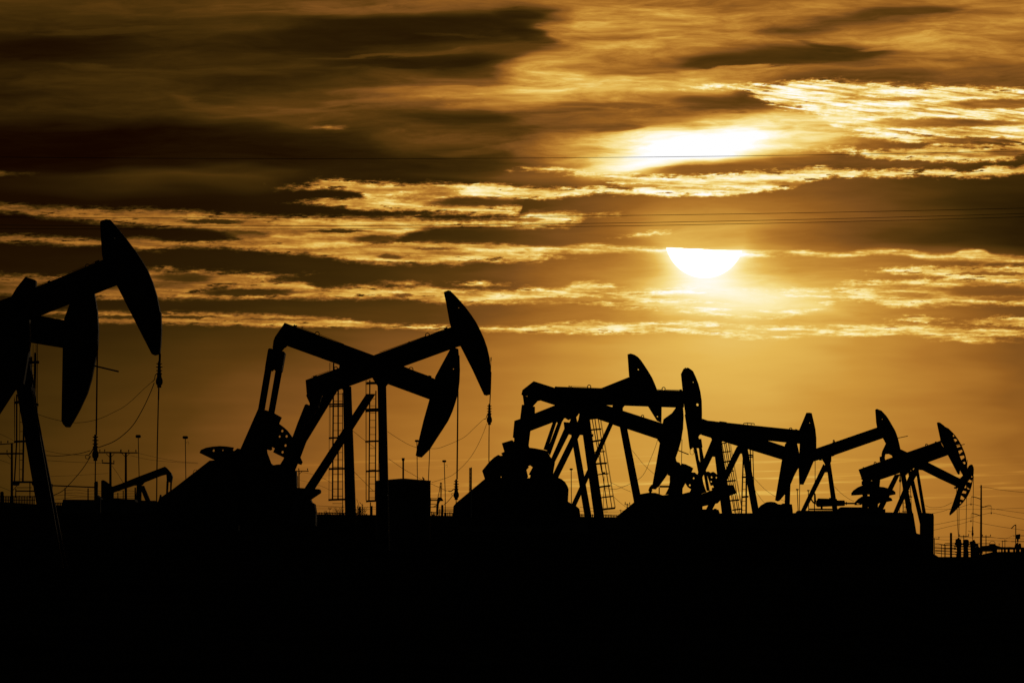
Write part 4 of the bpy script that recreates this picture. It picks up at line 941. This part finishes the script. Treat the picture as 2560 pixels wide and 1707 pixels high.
with Sub('sky_rows', un=un, Vw=Vw) as g:
    un_, Vw_ = g.un, g.Vw
    L = None
    for i, (v, s) in enumerate(ROWS):
        vals = [float(t) for t in s.split()]
        after = lambda x: x if L is None else mth('MULTIPLY_ADD', L, 1e-9, x)   # keeps the shader evaluating one row at a time
        c = curve(after(un_), list(zip(COLS, vals)), 0.0, 1.3); Vi = after(Vw_)
        if i == 0: wt = sstep(Vi, v, ROWS[i + 1][0], 1, 0, 'LINEAR')
        elif i == len(ROWS) - 1: wt = sstep(Vi, ROWS[i - 1][0], v, 0, 1, 'LINEAR')
        else: wt = mth('MINIMUM', sstep(Vi, ROWS[i - 1][0], v, 0, 1, 'LINEAR'), sstep(Vi, v, ROWS[i + 1][0], 1, 0, 'LINEAR'))
        L = mth('MULTIPLY', c, wt) if L is None else mth('MULTIPLY_ADD', c, wt, L)
    g.out(L)
L = g.res

Vs = mth('MULTIPLY_ADD', w1, 40.0, V)
# silky streaks in the high veil, weaker towards the clear band
st = mth('SUBTRACT', noise(230, 25, 9, 0.66, shear=0.04, seed=1.3, u=Uw, v=Vs), 0.5)
st2 = mth('SUBTRACT', noise(110, 17, 7, 0.64, shear=-0.04, seed=5.5, u=Uw, v=Vs), 0.5)
hi_w = mth('MULTIPLY', sstep(V, 380, 470, 1.0, 0.22), sstep(V, 800, 860, 1.0, 0.10))
side = sstep(U, 500, 1500, 0.85, 1.0)
tex = mth('MULTIPLY', mth('MULTIPLY', mth('MULTIPLY_ADD', st2, 0.42, mth('MULTIPLY', st, 0.72)), hi_w), side)
L = mth('MULTIPLY', L, mth('ADD', tex, 1.0))

# soft glare of the sun behind the upper gap in the clouds
def blob(cx, cy, rx, ry, tilt, k):
    gu = mth('MULTIPLY', mth('SUBTRACT', Uw, cx), 1 / rx)
    gv = mth('MULTIPLY', mth('SUBTRACT', mth('MULTIPLY_ADD', mth('SUBTRACT', U, cx), tilt, mth('MULTIPLY_ADD', st, 12.0, Vs)), cy), 1 / ry)
    return mth('MULTIPLY', mth('POWER', 2.718, mth('MULTIPLY', mth('MULTIPLY_ADD', gu, gu, mth('MULTIPLY', gv, gv)), -1.0)), k)
for b in ((1765, 363, 165, 27, .02, .36), (1760, 362, 290, 44, .02, .20), (1860, 322, 250, 60, .12, .10), (1600, 408, 120, 24, .16, .36), (1800, 830, 420, 130, 0, .05), (1910, 745, 200, 34, 0, .08)):
    L = mth('ADD', L, blob(*b))

# darker and brighter bars of the veil: centre, half-width, half-height, tilt, tone, strength
BARS = [(640, 284, 230, 11, -.19, .36, .55), (905, 270, 340, 8, .06, .43, .6), (960, 25, 340, 9, .03, .47, .6), (330, 78, 260, 9, .03, .27, .6), (420, 178, 300, 8, -.05, .27, .6), (1150, 88, 130, 3, -.03, .24, .6), (1100, 350, 170, 12, -.04, .42, .5), (1230, 372, 120, 8, .1, .5, .4), (2300, 110, 200, 8, .1, .72, .5), (2350, 160, 220, 9, .05, .66, .5), (1800, 419, 190, 13, .04, .47, .9), (2050, 400, 150, 12, 0, .42, .6), (2225, 38, 150, 13, .10, .34, .8), (2095, 122, 85, 10, -.16, .27, .8), (1930, 150, 205, 20, .05, .27, .9), (1640, 168, 120, 10, .06, .50, .35), (1440, 222, 330, 12, .0, .88, .75), (1130, 228, 170, 11, .03, .62, .6), (1500, 60, 200, 9, -.05, .80, .4), (1620, 110, 160, 8, .04, .80, .4), (1905, 232, 90, 20, .1, .36, .8), (1805, 256, 105, 24, .02, .33, .85),
        (1315, 86, 70, 25, -.15, .17, .8), (1290, 32, 60, 14, 0, .18, .8), (1090, 60, 330, 23, .03, .145, .8), (1030, 155, 260, 16, .05, .155, .8), (735, 104, 150, 22, 0, .145, .6), (80, 122, 140, 25, 0, .085, .7),
        (2150, 188, 175, 12, .03, .35, .7), (1550, 322, 70, 12, .05, .40, .7), (2480, 190, 130, 40, .0, .40, .6), (1000, 136, 250, 7, .07, .38, .6), (1870, 172, 110, 5, 0, .80, .5), (1520, 262, 140, 9, -.02, .40, .7), (660, 215, 130, 18, 0, .17, .5), (1150, 300, 140, 14, -.08, .20, .5)]
with Sub('sky_bars', U=U, Uw=Uw, Vs=Vs, st=st, tex=tex, L=L) as g:
    L = g.L; U_, Uw_, Vs_, st_, tex_ = g.U, g.Uw, g.Vs, g.st, g.tex
    for bx, by, rx, ry, tl, tv, k in BARS:
        Ui = mth('MULTIPLY_ADD', L, 1e-9, U_); Uwi = mth('MULTIPLY_ADD', L, 1e-9, Uw_)
        a = mth('MULTIPLY', mth('SUBTRACT', Uwi, bx), 1 / rx)
        b = mth('MULTIPLY', mth('SUBTRACT', mth('MULTIPLY_ADD', mth('SUBTRACT', Ui, bx), tl, mth('MULTIPLY_ADD', st_, 34.0, Vs_)), by), 1 / ry)
        m = sstep(mth('MULTIPLY_ADD', a, a, mth('MULTIPLY', b, b)), .2, 1.5, k, 0.0)
        L = mth('MULTIPLY_ADD', m, mth('SUBTRACT', mth('MULTIPLY', mth('MULTIPLY_ADD', tex_, .6, 1.0), tv), L), L)
    g.out(L)
L = g.res

# thin hazy streaks low over the field
lowst = noise(420, 13, 5, 0.55, shear=0.04, seed=9.2)
lowm = mth('MULTIPLY', sstep(lowst, .52, .72), mth('MULTIPLY', sstep(V, 1130, 1165), sstep(V, 1225, 1265, 1, 0)))
L = mth('MULTIPLY_ADD', mth('MULTIPLY', lowm, sstep(U, 500, 1000)), 0.10, L)

# sharp low clouds, each between an upper and a lower edge
e1 = mth('SUBTRACT', noise(85, 17, 7, 0.62, seed=2.2, shear=0.06), 0.5)
e2 = mth('SUBTRACT', noise(34, 11, 6, 0.62, seed=6.1), 0.5)
e3 = mth('SUBTRACT', noise(15, 6, 3, 0.6, seed=12.4), 0.5)
fan = noise(230, 8.5, 7, 0.62, shear=-0.14, seed=3.3)
inn = noise(150, 13, 7, 0.6, shear=-0.03, seed=4.4)
inn2 = mth('SUBTRACT', noise(60, 16, 5, 0.6, seed=7.9), 0.5)
tone = curve(un0, [(-100, .50), (0, .52), (200, .60), (420, .66), (600, .74), (900, .88), (1200, .96), (1500, 1.02), (1760, 1.10), (2000, 1.05), (2300, 1.00), (2560, .92)], 0, 1.3)
def S(fr, *v):
    x0, y0 = {'S1': (0, 0), 'S2': (1280, 0), 'S3': (0, 400), 'S4': (1280, 400)}[fr]
    return [(x0 + v[i] / 1.8375, y0 + v[i + 1] / 1.8375) for i in range(0, len(v), 2)]
CLOUDS = [  # top edge, bottom edge, raggedness, softness, gain, body darkening
 (S('S2', 930,393,1090,398,1250,384,1430,374,1600,388,1750,394,2000,405,2200,410,2352,420), S('S2', 930,394,1040,404,1130,440,1200,468,1350,490,1420,520,1550,578,1700,600,1900,612,2100,625,2352,645), 9, 4, .97, .30),
 (S('S2', 1540,622,1700,614,1900,628,2150,660,2230,670), S('S2', 1540,623,1700,640,1900,657,2150,676,2230,671), 7, 3, .95, .2),
 (S('S2', 1370,689,1500,682,1700,690,1850,684,1950,668,2100,678,2352,668), S('S2', 1370,690,1550,705,1700,728,1900,740,2100,742,2352,712), 10, 3, .93, .4),
 (S('S4', 310,58,400,46,520,65,700,75,900,70,1100,60,1300,48,1400,36,1600,50,1800,48,2000,42,2050,60,2150,44,2220,30,2300,36,2352,30), S('S4', 310,66,420,95,560,132,700,160,850,163,1000,160,1150,142,1300,122,1400,88,1600,76,1800,75,2050,78,2200,76,2352,60), 9, 3, .98, .18),
 (S('S3', 2050,128,2200,112,2352,128) + S('S4', 70,120,150,134,250,128,380,126,500,138,700,150,900,156), S('S3', 2050,132,2200,170,2352,176) + S('S4', 140,178,300,160,500,156,700,160,900,160), 8, 3, .96, .2),
 (S('S3', 1370,124,1530,90,1700,108,1900,108,2000,106,2200,110,2352,120) + S('S4', 60,150), S('S3', 1370,126,1560,134,1700,190,1760,222,2000,242,2200,248,2352,255) + S('S4', 60,170), 9, 4, .95, .25),
 (S('S3', 1400,186,1560,182,1700,168,1850,150), S('S3', 1400,192,1560,214,1700,232,1850,236), 8, 3, .95, .1),
 (S('S3', -100,202,0,205,200,215,450,225,640,228,820,235,1000,245,1200,258,1400,262,1600,265,1850,265,2100,280,2352,270) + S('S4', 120,240,280,243,350,252), S('S3', -100,232,0,238,200,256,300,268,500,288,650,300,900,318,1100,370,1400,420,1700,400,2000,320,2352,312) + S('S4', 120,310,280,296,350,256), 8, 5, .94, .12),
 (S('S3', -100,342,0,345,200,350,450,365,640,355,800,370,1000,372,1150,345,1400,340,1700,378,2000,372,2200,380,2352,392) + S('S4', 100,420,185,436), S('S3', -100,366,0,370,250,388,450,392,600,402,700,413,860,400,1000,402,1200,415,1400,432,1600,460,1800,475,2050,478,2200,465,2352,466) + S('S4', 100,468,185,440), 8, 4, .94, .2),
 (S('S3', 2150,396,2352,398) + S('S4', 200,402,330,391,500,401,700,411,1060,427,1300,421,1500,429,1700,414,1900,428,2000,438,2100,412,2200,436,2352,446,2500,450), S('S3', 2150,420,2352,436) + S('S4', 200,428,330,426,500,420,720,424,1060,439,1300,434,1500,441,1700,430,1850,446,2100,462,2352,468,2500,468), 3, 2.5, .97, .0),
 (S('S3', -100,528,0,530,200,535,400,520,690,513,850,508,1000,520,1200,525,1300,530), S('S3', -100,630,0,626,400,630,690,632,900,600,1100,566,1200,552,1300,534), 9, 4, .92, .25),
 (S('S3', 500,618,800,616,1000,600,1180,560,1300,558,1400,565,1500,590,1700,580,1850,592,1970,580,2050,598,2200,598,2352,604) + S('S4', 65,588,200,594,300,565,420,564,520,600,700,598,880,590,1100,600,1400,594,1520,622), S('S3', 500,632,800,634,1000,633,1290,634,1500,632,1700,632,1900,640,2100,655,2352,652) + S('S4', 150,652,300,650,450,666,700,690,900,705,1100,718,1300,705,1520,640), 7, 4, .96, .12),
 (S('S3', -100,694,0,693,450,696,700,701,1000,706,1300,713,1600,735,2000,764,2352,768) + S('S4', 150,757,350,745,550,752,700,742,900,750,1200,768,1500,760,1750,758,2000,769,2200,774,2352,780,2500,784), S('S3', -100,742,0,744,450,746,700,749,1000,756,1200,763,1500,766,1700,768,2100,782,2352,786) + S('S4', 200,795,500,795,700,788,900,799,1000,810,1250,818,1400,800,1600,808,1800,800,2000,814,2352,811,2500,812), 6, 3, .96, .18),
 (S('S4', 1660,512,1850,494,2050,489,2352,489,2500,489), S('S4', 1660,514,1900,532,2100,547,2352,562,2500,566), 8, 3, .96, .2),
 (S('S4', 1460,620,1550,562,1800,554,2100,545,2352,556,2500,560), S('S4', 1460,622,1650,652,1850,672,2050,664,2200,665,2352,665,2500,664), 9, 4, .96, .2),
 (S('S4', 1790,730,1860,715,1950,738), S('S4', 1790,731,1880,742,1950,739), 8, 2.5, .95, 0),
 (S('S4', 2090,742,2200,728,2300,722,2352,724,2500,724), S('S4', 2090,744,2200,760,2352,764,2500,766), 9, 3, .93, .1),
 (S('S4', 2030,824,2130,812,2240,828), S('S4', 2030,826,2130,836,2240,830), 5, 3, .92, 0),
 (S('S4', 95,42,160,33,250,46), S('S4', 95,43,170,53,250,48), 6, 2.5, .97, 0),
 (S('S4', 840,160,875,154,912,160), S('S4', 840,161,875,168,912,162), 2, 2, 1.12, 0),
 (S('S4', 540,350,600,336,660,328), S('S4', 540,352,600,350,660,330), 6, 3, .9, 0),
 (S('S3', 1830,564,1870,557,1915,562), S('S3', 1830,566,1880,573,1915,564), 5, 2.5, .92, 0),
 (S('S3', 2140,570,2200,558,2270,572), S('S3', 2140,572,2210,582,2270,574), 6, 2.5, .92, 0),
 (S('S3', 735,500,775,490,810,505), S('S3', 735,502,780,512,810,507), 6, 2.5, .9, 0),
 (S('S1', 1482,585,1502,579,1526,586), S('S1', 1482,586,1504,592,1526,588), 2, 2.5, .85, 0),
 (S('S3', -60,52,0,54,40,62,75,66), S('S3', -60,70,0,72,40,68,75,67), 5, 3, .72, 0),
 (S('S2', 905,391,926,385,960,394), S('S2', 905,393,926,398,960,395), 2, 2, .96, 0),
]
POCKETS = [  # dark breaks inside the clouds: centre, half-width, half-height, strength
 (S('S2', 1930, 565), 215, 14, .85), (S('S2', 2250, 478), 150, 14, .75), (S('S2', 2140, 648), 150, 10, .8), (S('S2', 1750,455), 150, 6, .45), (S('S2', 2300,700), 70, 14, .6),
 (S('S3', 2180, 192), 150, 14, .85), (S('S3', 1600, 152), 70, 8, .5), (S('S3', 1000, 283), 90, 7, .8), (S('S3', 1500, 326), 75, 6, .85), (S('S3', 1700, 366), 75, 13, .8), (S('S3', 2160, 345), 200, 24, .9),
 (S('S3', 1060, 345), 100, 13, .6), (S('S3', 820, 345), 130, 18, .95), (S('S3', 1790, 445), 50, 7, .7), (S('S3', 2000, 408), 60, 4, .5), (S('S3', 1140, 608), 150, 10, .9), (S('S3', 1845, 621), 40, 6, .75), (S('S3', 820, 540), 90, 12, .6), (S('S3', 350, 580), 120, 10, .5),
 (S('S3', 680, 722), 180, 4.5, .85), (S('S3', 150, 720), 220, 7, .85), (S('S3', 1250, 733), 150, 3, .5), (S('S4', 2200, 522), 100, 5, .8), (S('S4', 2190, 602), 120, 17, .9), (S('S4', 2250, 638), 60, 6, .6),
 (S('S4', 1250, 112), 80, 8, .6), (S('S4', 850, 130), 110, 5, .4), (S('S4', 330, 640), 130, 7, .7), (S('S4', 620, 665), 120, 8, .6), (S('S4', 950, 780), 90, 6, .55), (S('S4', 30, 275), 40, 7, .5), (S('S4', 600, 118), 80, 5, .5)]
with Sub('cloud_pockets', Uw=Uw, V=V, e2=e2) as g:
    Uw_, V_, e2_ = g.Uw, g.V, g.e2
    Pk = None
    for ((cx, cy),), rx, ry, k in POCKETS:
        Uwi = Uw_ if Pk is None else mth('MULTIPLY_ADD', Pk, 1e-9, Uw_); e2i = e2_ if Pk is None else mth('MULTIPLY_ADD', Pk, 1e-9, e2_)
        a = mth('MULTIPLY', mth('SUBTRACT', Uwi, cx), 1 / rx); b = mth('MULTIPLY', mth('SUBTRACT', mth('MULTIPLY_ADD', e2i, 14.0, V_), cy), 1 / ry)
        d2 = mth('MULTIPLY_ADD', a, a, mth('MULTIPLY', b, b))
        p = sstep(d2, 0.25, 1.25, k, 0.0)
        Pk = p if Pk is None else mth('MAXIMUM', Pk, p)
    g.out(Pk)
Pk = g.res
keep = mth('SUBTRACT', 1.0, Pk)
rag = mth('MULTIPLY_ADD', e3, 0.38, mth('MULTIPLY_ADD', e2, 0.8, e1))
hole = sstep(noise(70, 8, 6, 0.65, seed=15.8, shear=0.03), .56, .74, 0.0, 20.0)
bright = mth('MULTIPLY', tone, mth('MULTIPLY_ADD', e3, .22, mth('MULTIPLY_ADD', inn2, 0.42, sstep(inn, .25, .75, .76, 1.16))))
with Sub('low_clouds', U=U, V=V, un0=un0, bright=bright, rag=rag, hole=hole, fan=fan, inn2=inn2, keep=keep, L=L) as g:
    L = g.L
    for ci, (top, bot, ragd, soft, gain, dark) in enumerate(CLOUDS):
        tv = [p[1] for p in top]; bv = [p[1] for p in bot]
        lo, hi = min(tv + bv) - 1, max(tv + bv) + 1
        Ui = mth('MULTIPLY_ADD', L, 1e-9, g.U); uni = mth('MULTIPLY_ADD', L, 1e-9, g.un0); bri = mth('MULTIPLY_ADD', L, 1e-9, g.bright)
        T = curve(uni, top, lo, hi); Bc = curve(uni, bot, lo, hi)
        xs = [p[0] for p in top + bot]
        d = mth('MINIMUM', mth('SUBTRACT', g.V, T), mth('SUBTRACT', Bc, g.V))
        if min(xs) > 10: d = mth('MINIMUM', d, mth('MULTIPLY', mth('SUBTRACT', Ui, min(xs)), .12))
        if max(xs) < 2550: d = mth('MINIMUM', d, mth('MULTIPLY', mth('SUBTRACT', max(xs), Ui), .12))
        d = mth('ADD', mth('MULTIPLY_ADD', g.rag, ragd * 2.4, d), 3.2 if ci == 9 else 3.2 if ci == 0 or len(top) > 22 else 2.0)
        if ragd > 5: d = mth('SUBTRACT', d, g.hole)
        if ci == 0: d = mth('ADD', d, mth('MULTIPLY', mth('SUBTRACT', g.fan, .34), sstep(g.V, 205, 285, 10.0, 48.0)))
        m = mth('MULTIPLY', sstep(d, -soft * 1.6, soft * 2.4), g.keep)
        lc = mth('MULTIPLY', bri, gain * (.96 if ci >= 8 else 1.0) * (.92 if ci == 9 else 1))
        if ci == 0: lc = mth('MULTIPLY', lc, sstep(g.fan, .28, .60, .84, 1.16))
        elif dark: lc = mth('MULTIPLY', lc, sstep(mth('MULTIPLY_ADD', g.inn2, 30.0, d), 8, 34, 1.0, 1.0 - dark))
        L = mth('MULTIPLY_ADD', m, mth('MAXIMUM', mth('SUBTRACT', lc, L), mth('MULTIPLY', L, .03)), L)
    g.out(L)
L = g.res

# the sun: its lower half, cut off by the edge of a cloud bank
SX, SY, SR = 1761.6, 596.0, 98.0
du = mth('SUBTRACT', U, SX); dv = mth('SUBTRACT', V, SY)
rs = mth('SQRT', mth('MULTIPLY_ADD', du, du, mth('MULTIPLY', dv, dv)))
hx = mth('MAXIMUM', mth('SUBTRACT', mth('ABSOLUTE', du), 93.0), 0.0); hy = mth('MINIMUM', mth('SUBTRACT', V, 624.0), 0.0)
rup = mth('SQRT', mth('MULTIPLY_ADD', hx, hx, mth('MULTIPLY', hy, hy)))           # distance to the visible half disc, from above
below = mth('GREATER_THAN', V, 624.0)
rv = mth('ADD', mth('MULTIPLY', below, mth('MAXIMUM', mth('SUBTRACT', rs, SR), 0.0)), mth('MULTIPLY', mth('SUBTRACT', 1.0, below), rup))
gl = mth('POWER', 2.718, mth('MULTIPLY', rv, -1 / 40.0))
gl2 = mth('POWER', 2.718, mth('MULTIPLY', mth('MAXIMUM', mth('SUBTRACT', rs, SR), 0.0), -1 / 190.0))
over = 1.0
L = mth('ADD', L, mth('MULTIPLY_ADD', mth('MULTIPLY', gl, mth('MULTIPLY_ADD', below, 0.5, 0.5)), 0.38, mth('MULTIPLY', gl2, 0.05)))
cut = mth('MULTIPLY_ADD', e2, 5.0, mth('MULTIPLY_ADD', du, -0.05, mth('SUBTRACT', V, 624.0)))
disc = mth('MULTIPLY', sstep(rs, SR + 1.6, SR - 1.2), sstep(cut, -2.0, 2.0))

ramp = nt.nodes.new('ShaderNodeValToRGB'); cr = ramp.color_ramp; cr.interpolation = 'LINEAR'
def lin(h):
    c = [int(h[i:i + 2], 16) / 255 for i in (0, 2, 4)]
    return tuple(x / 12.92 if x <= .04045 else ((x + .055) / 1.055) ** 2.4 for x in c) + (1,)
STOPS = [(0.0, '0a0200'), (.06, '140500'), (.10, '1f1002'), (.16, '2c1c05'), (.25, '422c0a'), (.35, '5a3a10'), (.45, '7a4d1d'), (.55, '965f21'), (.65, 'b2772c'), (.75, 'cc943a'), (.85, 'e4b653'), (.95, 'f4d77f'), (1.05, 'fdebac'), (1.15, 'fff7d6'), (1.3, 'ffffff')]
cr.elements[0].position = 0; cr.elements[0].color = lin(STOPS[0][1]); cr.elements[1].position = 1; cr.elements[1].color = lin(STOPS[-1][1])
for p, h in STOPS[1:-1]:
    e = cr.elements.new(p / 1.3); e.color = lin(h)
link(mth('MULTIPLY', L, 1 / 1.3, clamp=True), ramp.inputs['Fac'])
mx = nt.nodes.new('ShaderNodeMix'); mx.data_type = 'RGBA'
link(disc, mx.inputs['Factor']); link(ramp.outputs['Color'], mx.inputs['A']); mx.inputs['B'].default_value = (3.0, 2.9, 2.5, 1)

# away from the sunset the clouds give way to the plain dusk sky
SUN_EL = math.atan((HORIZON - 605) / F); SUN_AZ = math.atan((SX - 1280) / F)
sky = nt.nodes.new('ShaderNodeTexSky'); sky.sky_type = 'NISHITA'; sky.sun_disc = False
sky.sun_elevation = SUN_EL; sky.sun_rotation = SUN_AZ
sk = nt.nodes.new('ShaderNodeMix'); sk.data_type = 'RGBA'; sk.blend_type = 'MULTIPLY'; sk.inputs['Factor'].default_value = 1
link(sky.outputs['Color'], sk.inputs['A']); sk.inputs['B'].default_value = (SKY := 0.006, SKY, SKY, 1)
near = mth('MULTIPLY', mth('MULTIPLY', sstep(U, -3000, -600), sstep(U, 3200, 5600, 1, 0)), mth('MULTIPLY', sstep(V, -2600, -500), sstep(sp.outputs['Y'], .2, .5)))
fin = nt.nodes.new('ShaderNodeMix'); fin.data_type = 'RGBA'
link(near, fin.inputs['Factor']); link(sk.outputs['Result'], fin.inputs['A']); link(mx.outputs['Result'], fin.inputs['B'])
bg = nt.nodes.new('ShaderNodeBackground'); link(fin.outputs['Result'], bg.inputs['Color']); bg.inputs['Strength'].default_value = 1.0
out = nt.nodes.new('ShaderNodeOutputWorld'); link(bg.outputs[0], out.inputs['Surface'])
world.cycles.sampling_method = 'MANUAL'; world.cycles.sample_map_resolution = 256

# the sun lamp, low and in front, dimmed by the cloud bank
ld = bpy.data.lights.new('sun', 'SUN'); ld.energy = 0.08; ld.angle = math.radians(0.53); ld.color = (1.0, 0.72, 0.42)
lo = bpy.data.objects.new('sun', ld); col.objects.link(lo)
dirv = Vector((math.sin(SUN_AZ) * math.cos(SUN_EL), math.cos(SUN_AZ) * math.cos(SUN_EL), math.sin(SUN_EL)))
lo.rotation_euler = dirv.to_track_quat('Z', 'Y').to_euler(); lo.location = dirv * 60

# ---------------------------------------------------------------- camera and render settings
cd = bpy.data.cameras.new('camera'); cd.lens = 300; cd.sensor_width = 36; cd.clip_start = 1; cd.clip_end = 100000
cd.shift_y = (HORIZON - 853.5) / 2560
cam = bpy.data.objects.new('camera', cd); col.objects.link(cam)
cam.location = (0, 0, EYE); cam.rotation_euler = (math.radians(90), 0, 0)
sc.camera = cam
sc.view_settings.view_transform = 'Standard'; sc.view_settings.look = 'None'; sc.view_settings.exposure = 0; sc.view_settings.gamma = 1
sc.cycles.max_bounces = 3; sc.cycles.diffuse_bounces = 1; sc.cycles.glossy_bounces = 1; sc.cycles.use_denoising = False
sc.render.resolution_x = 1024; sc.render.resolution_y = 682
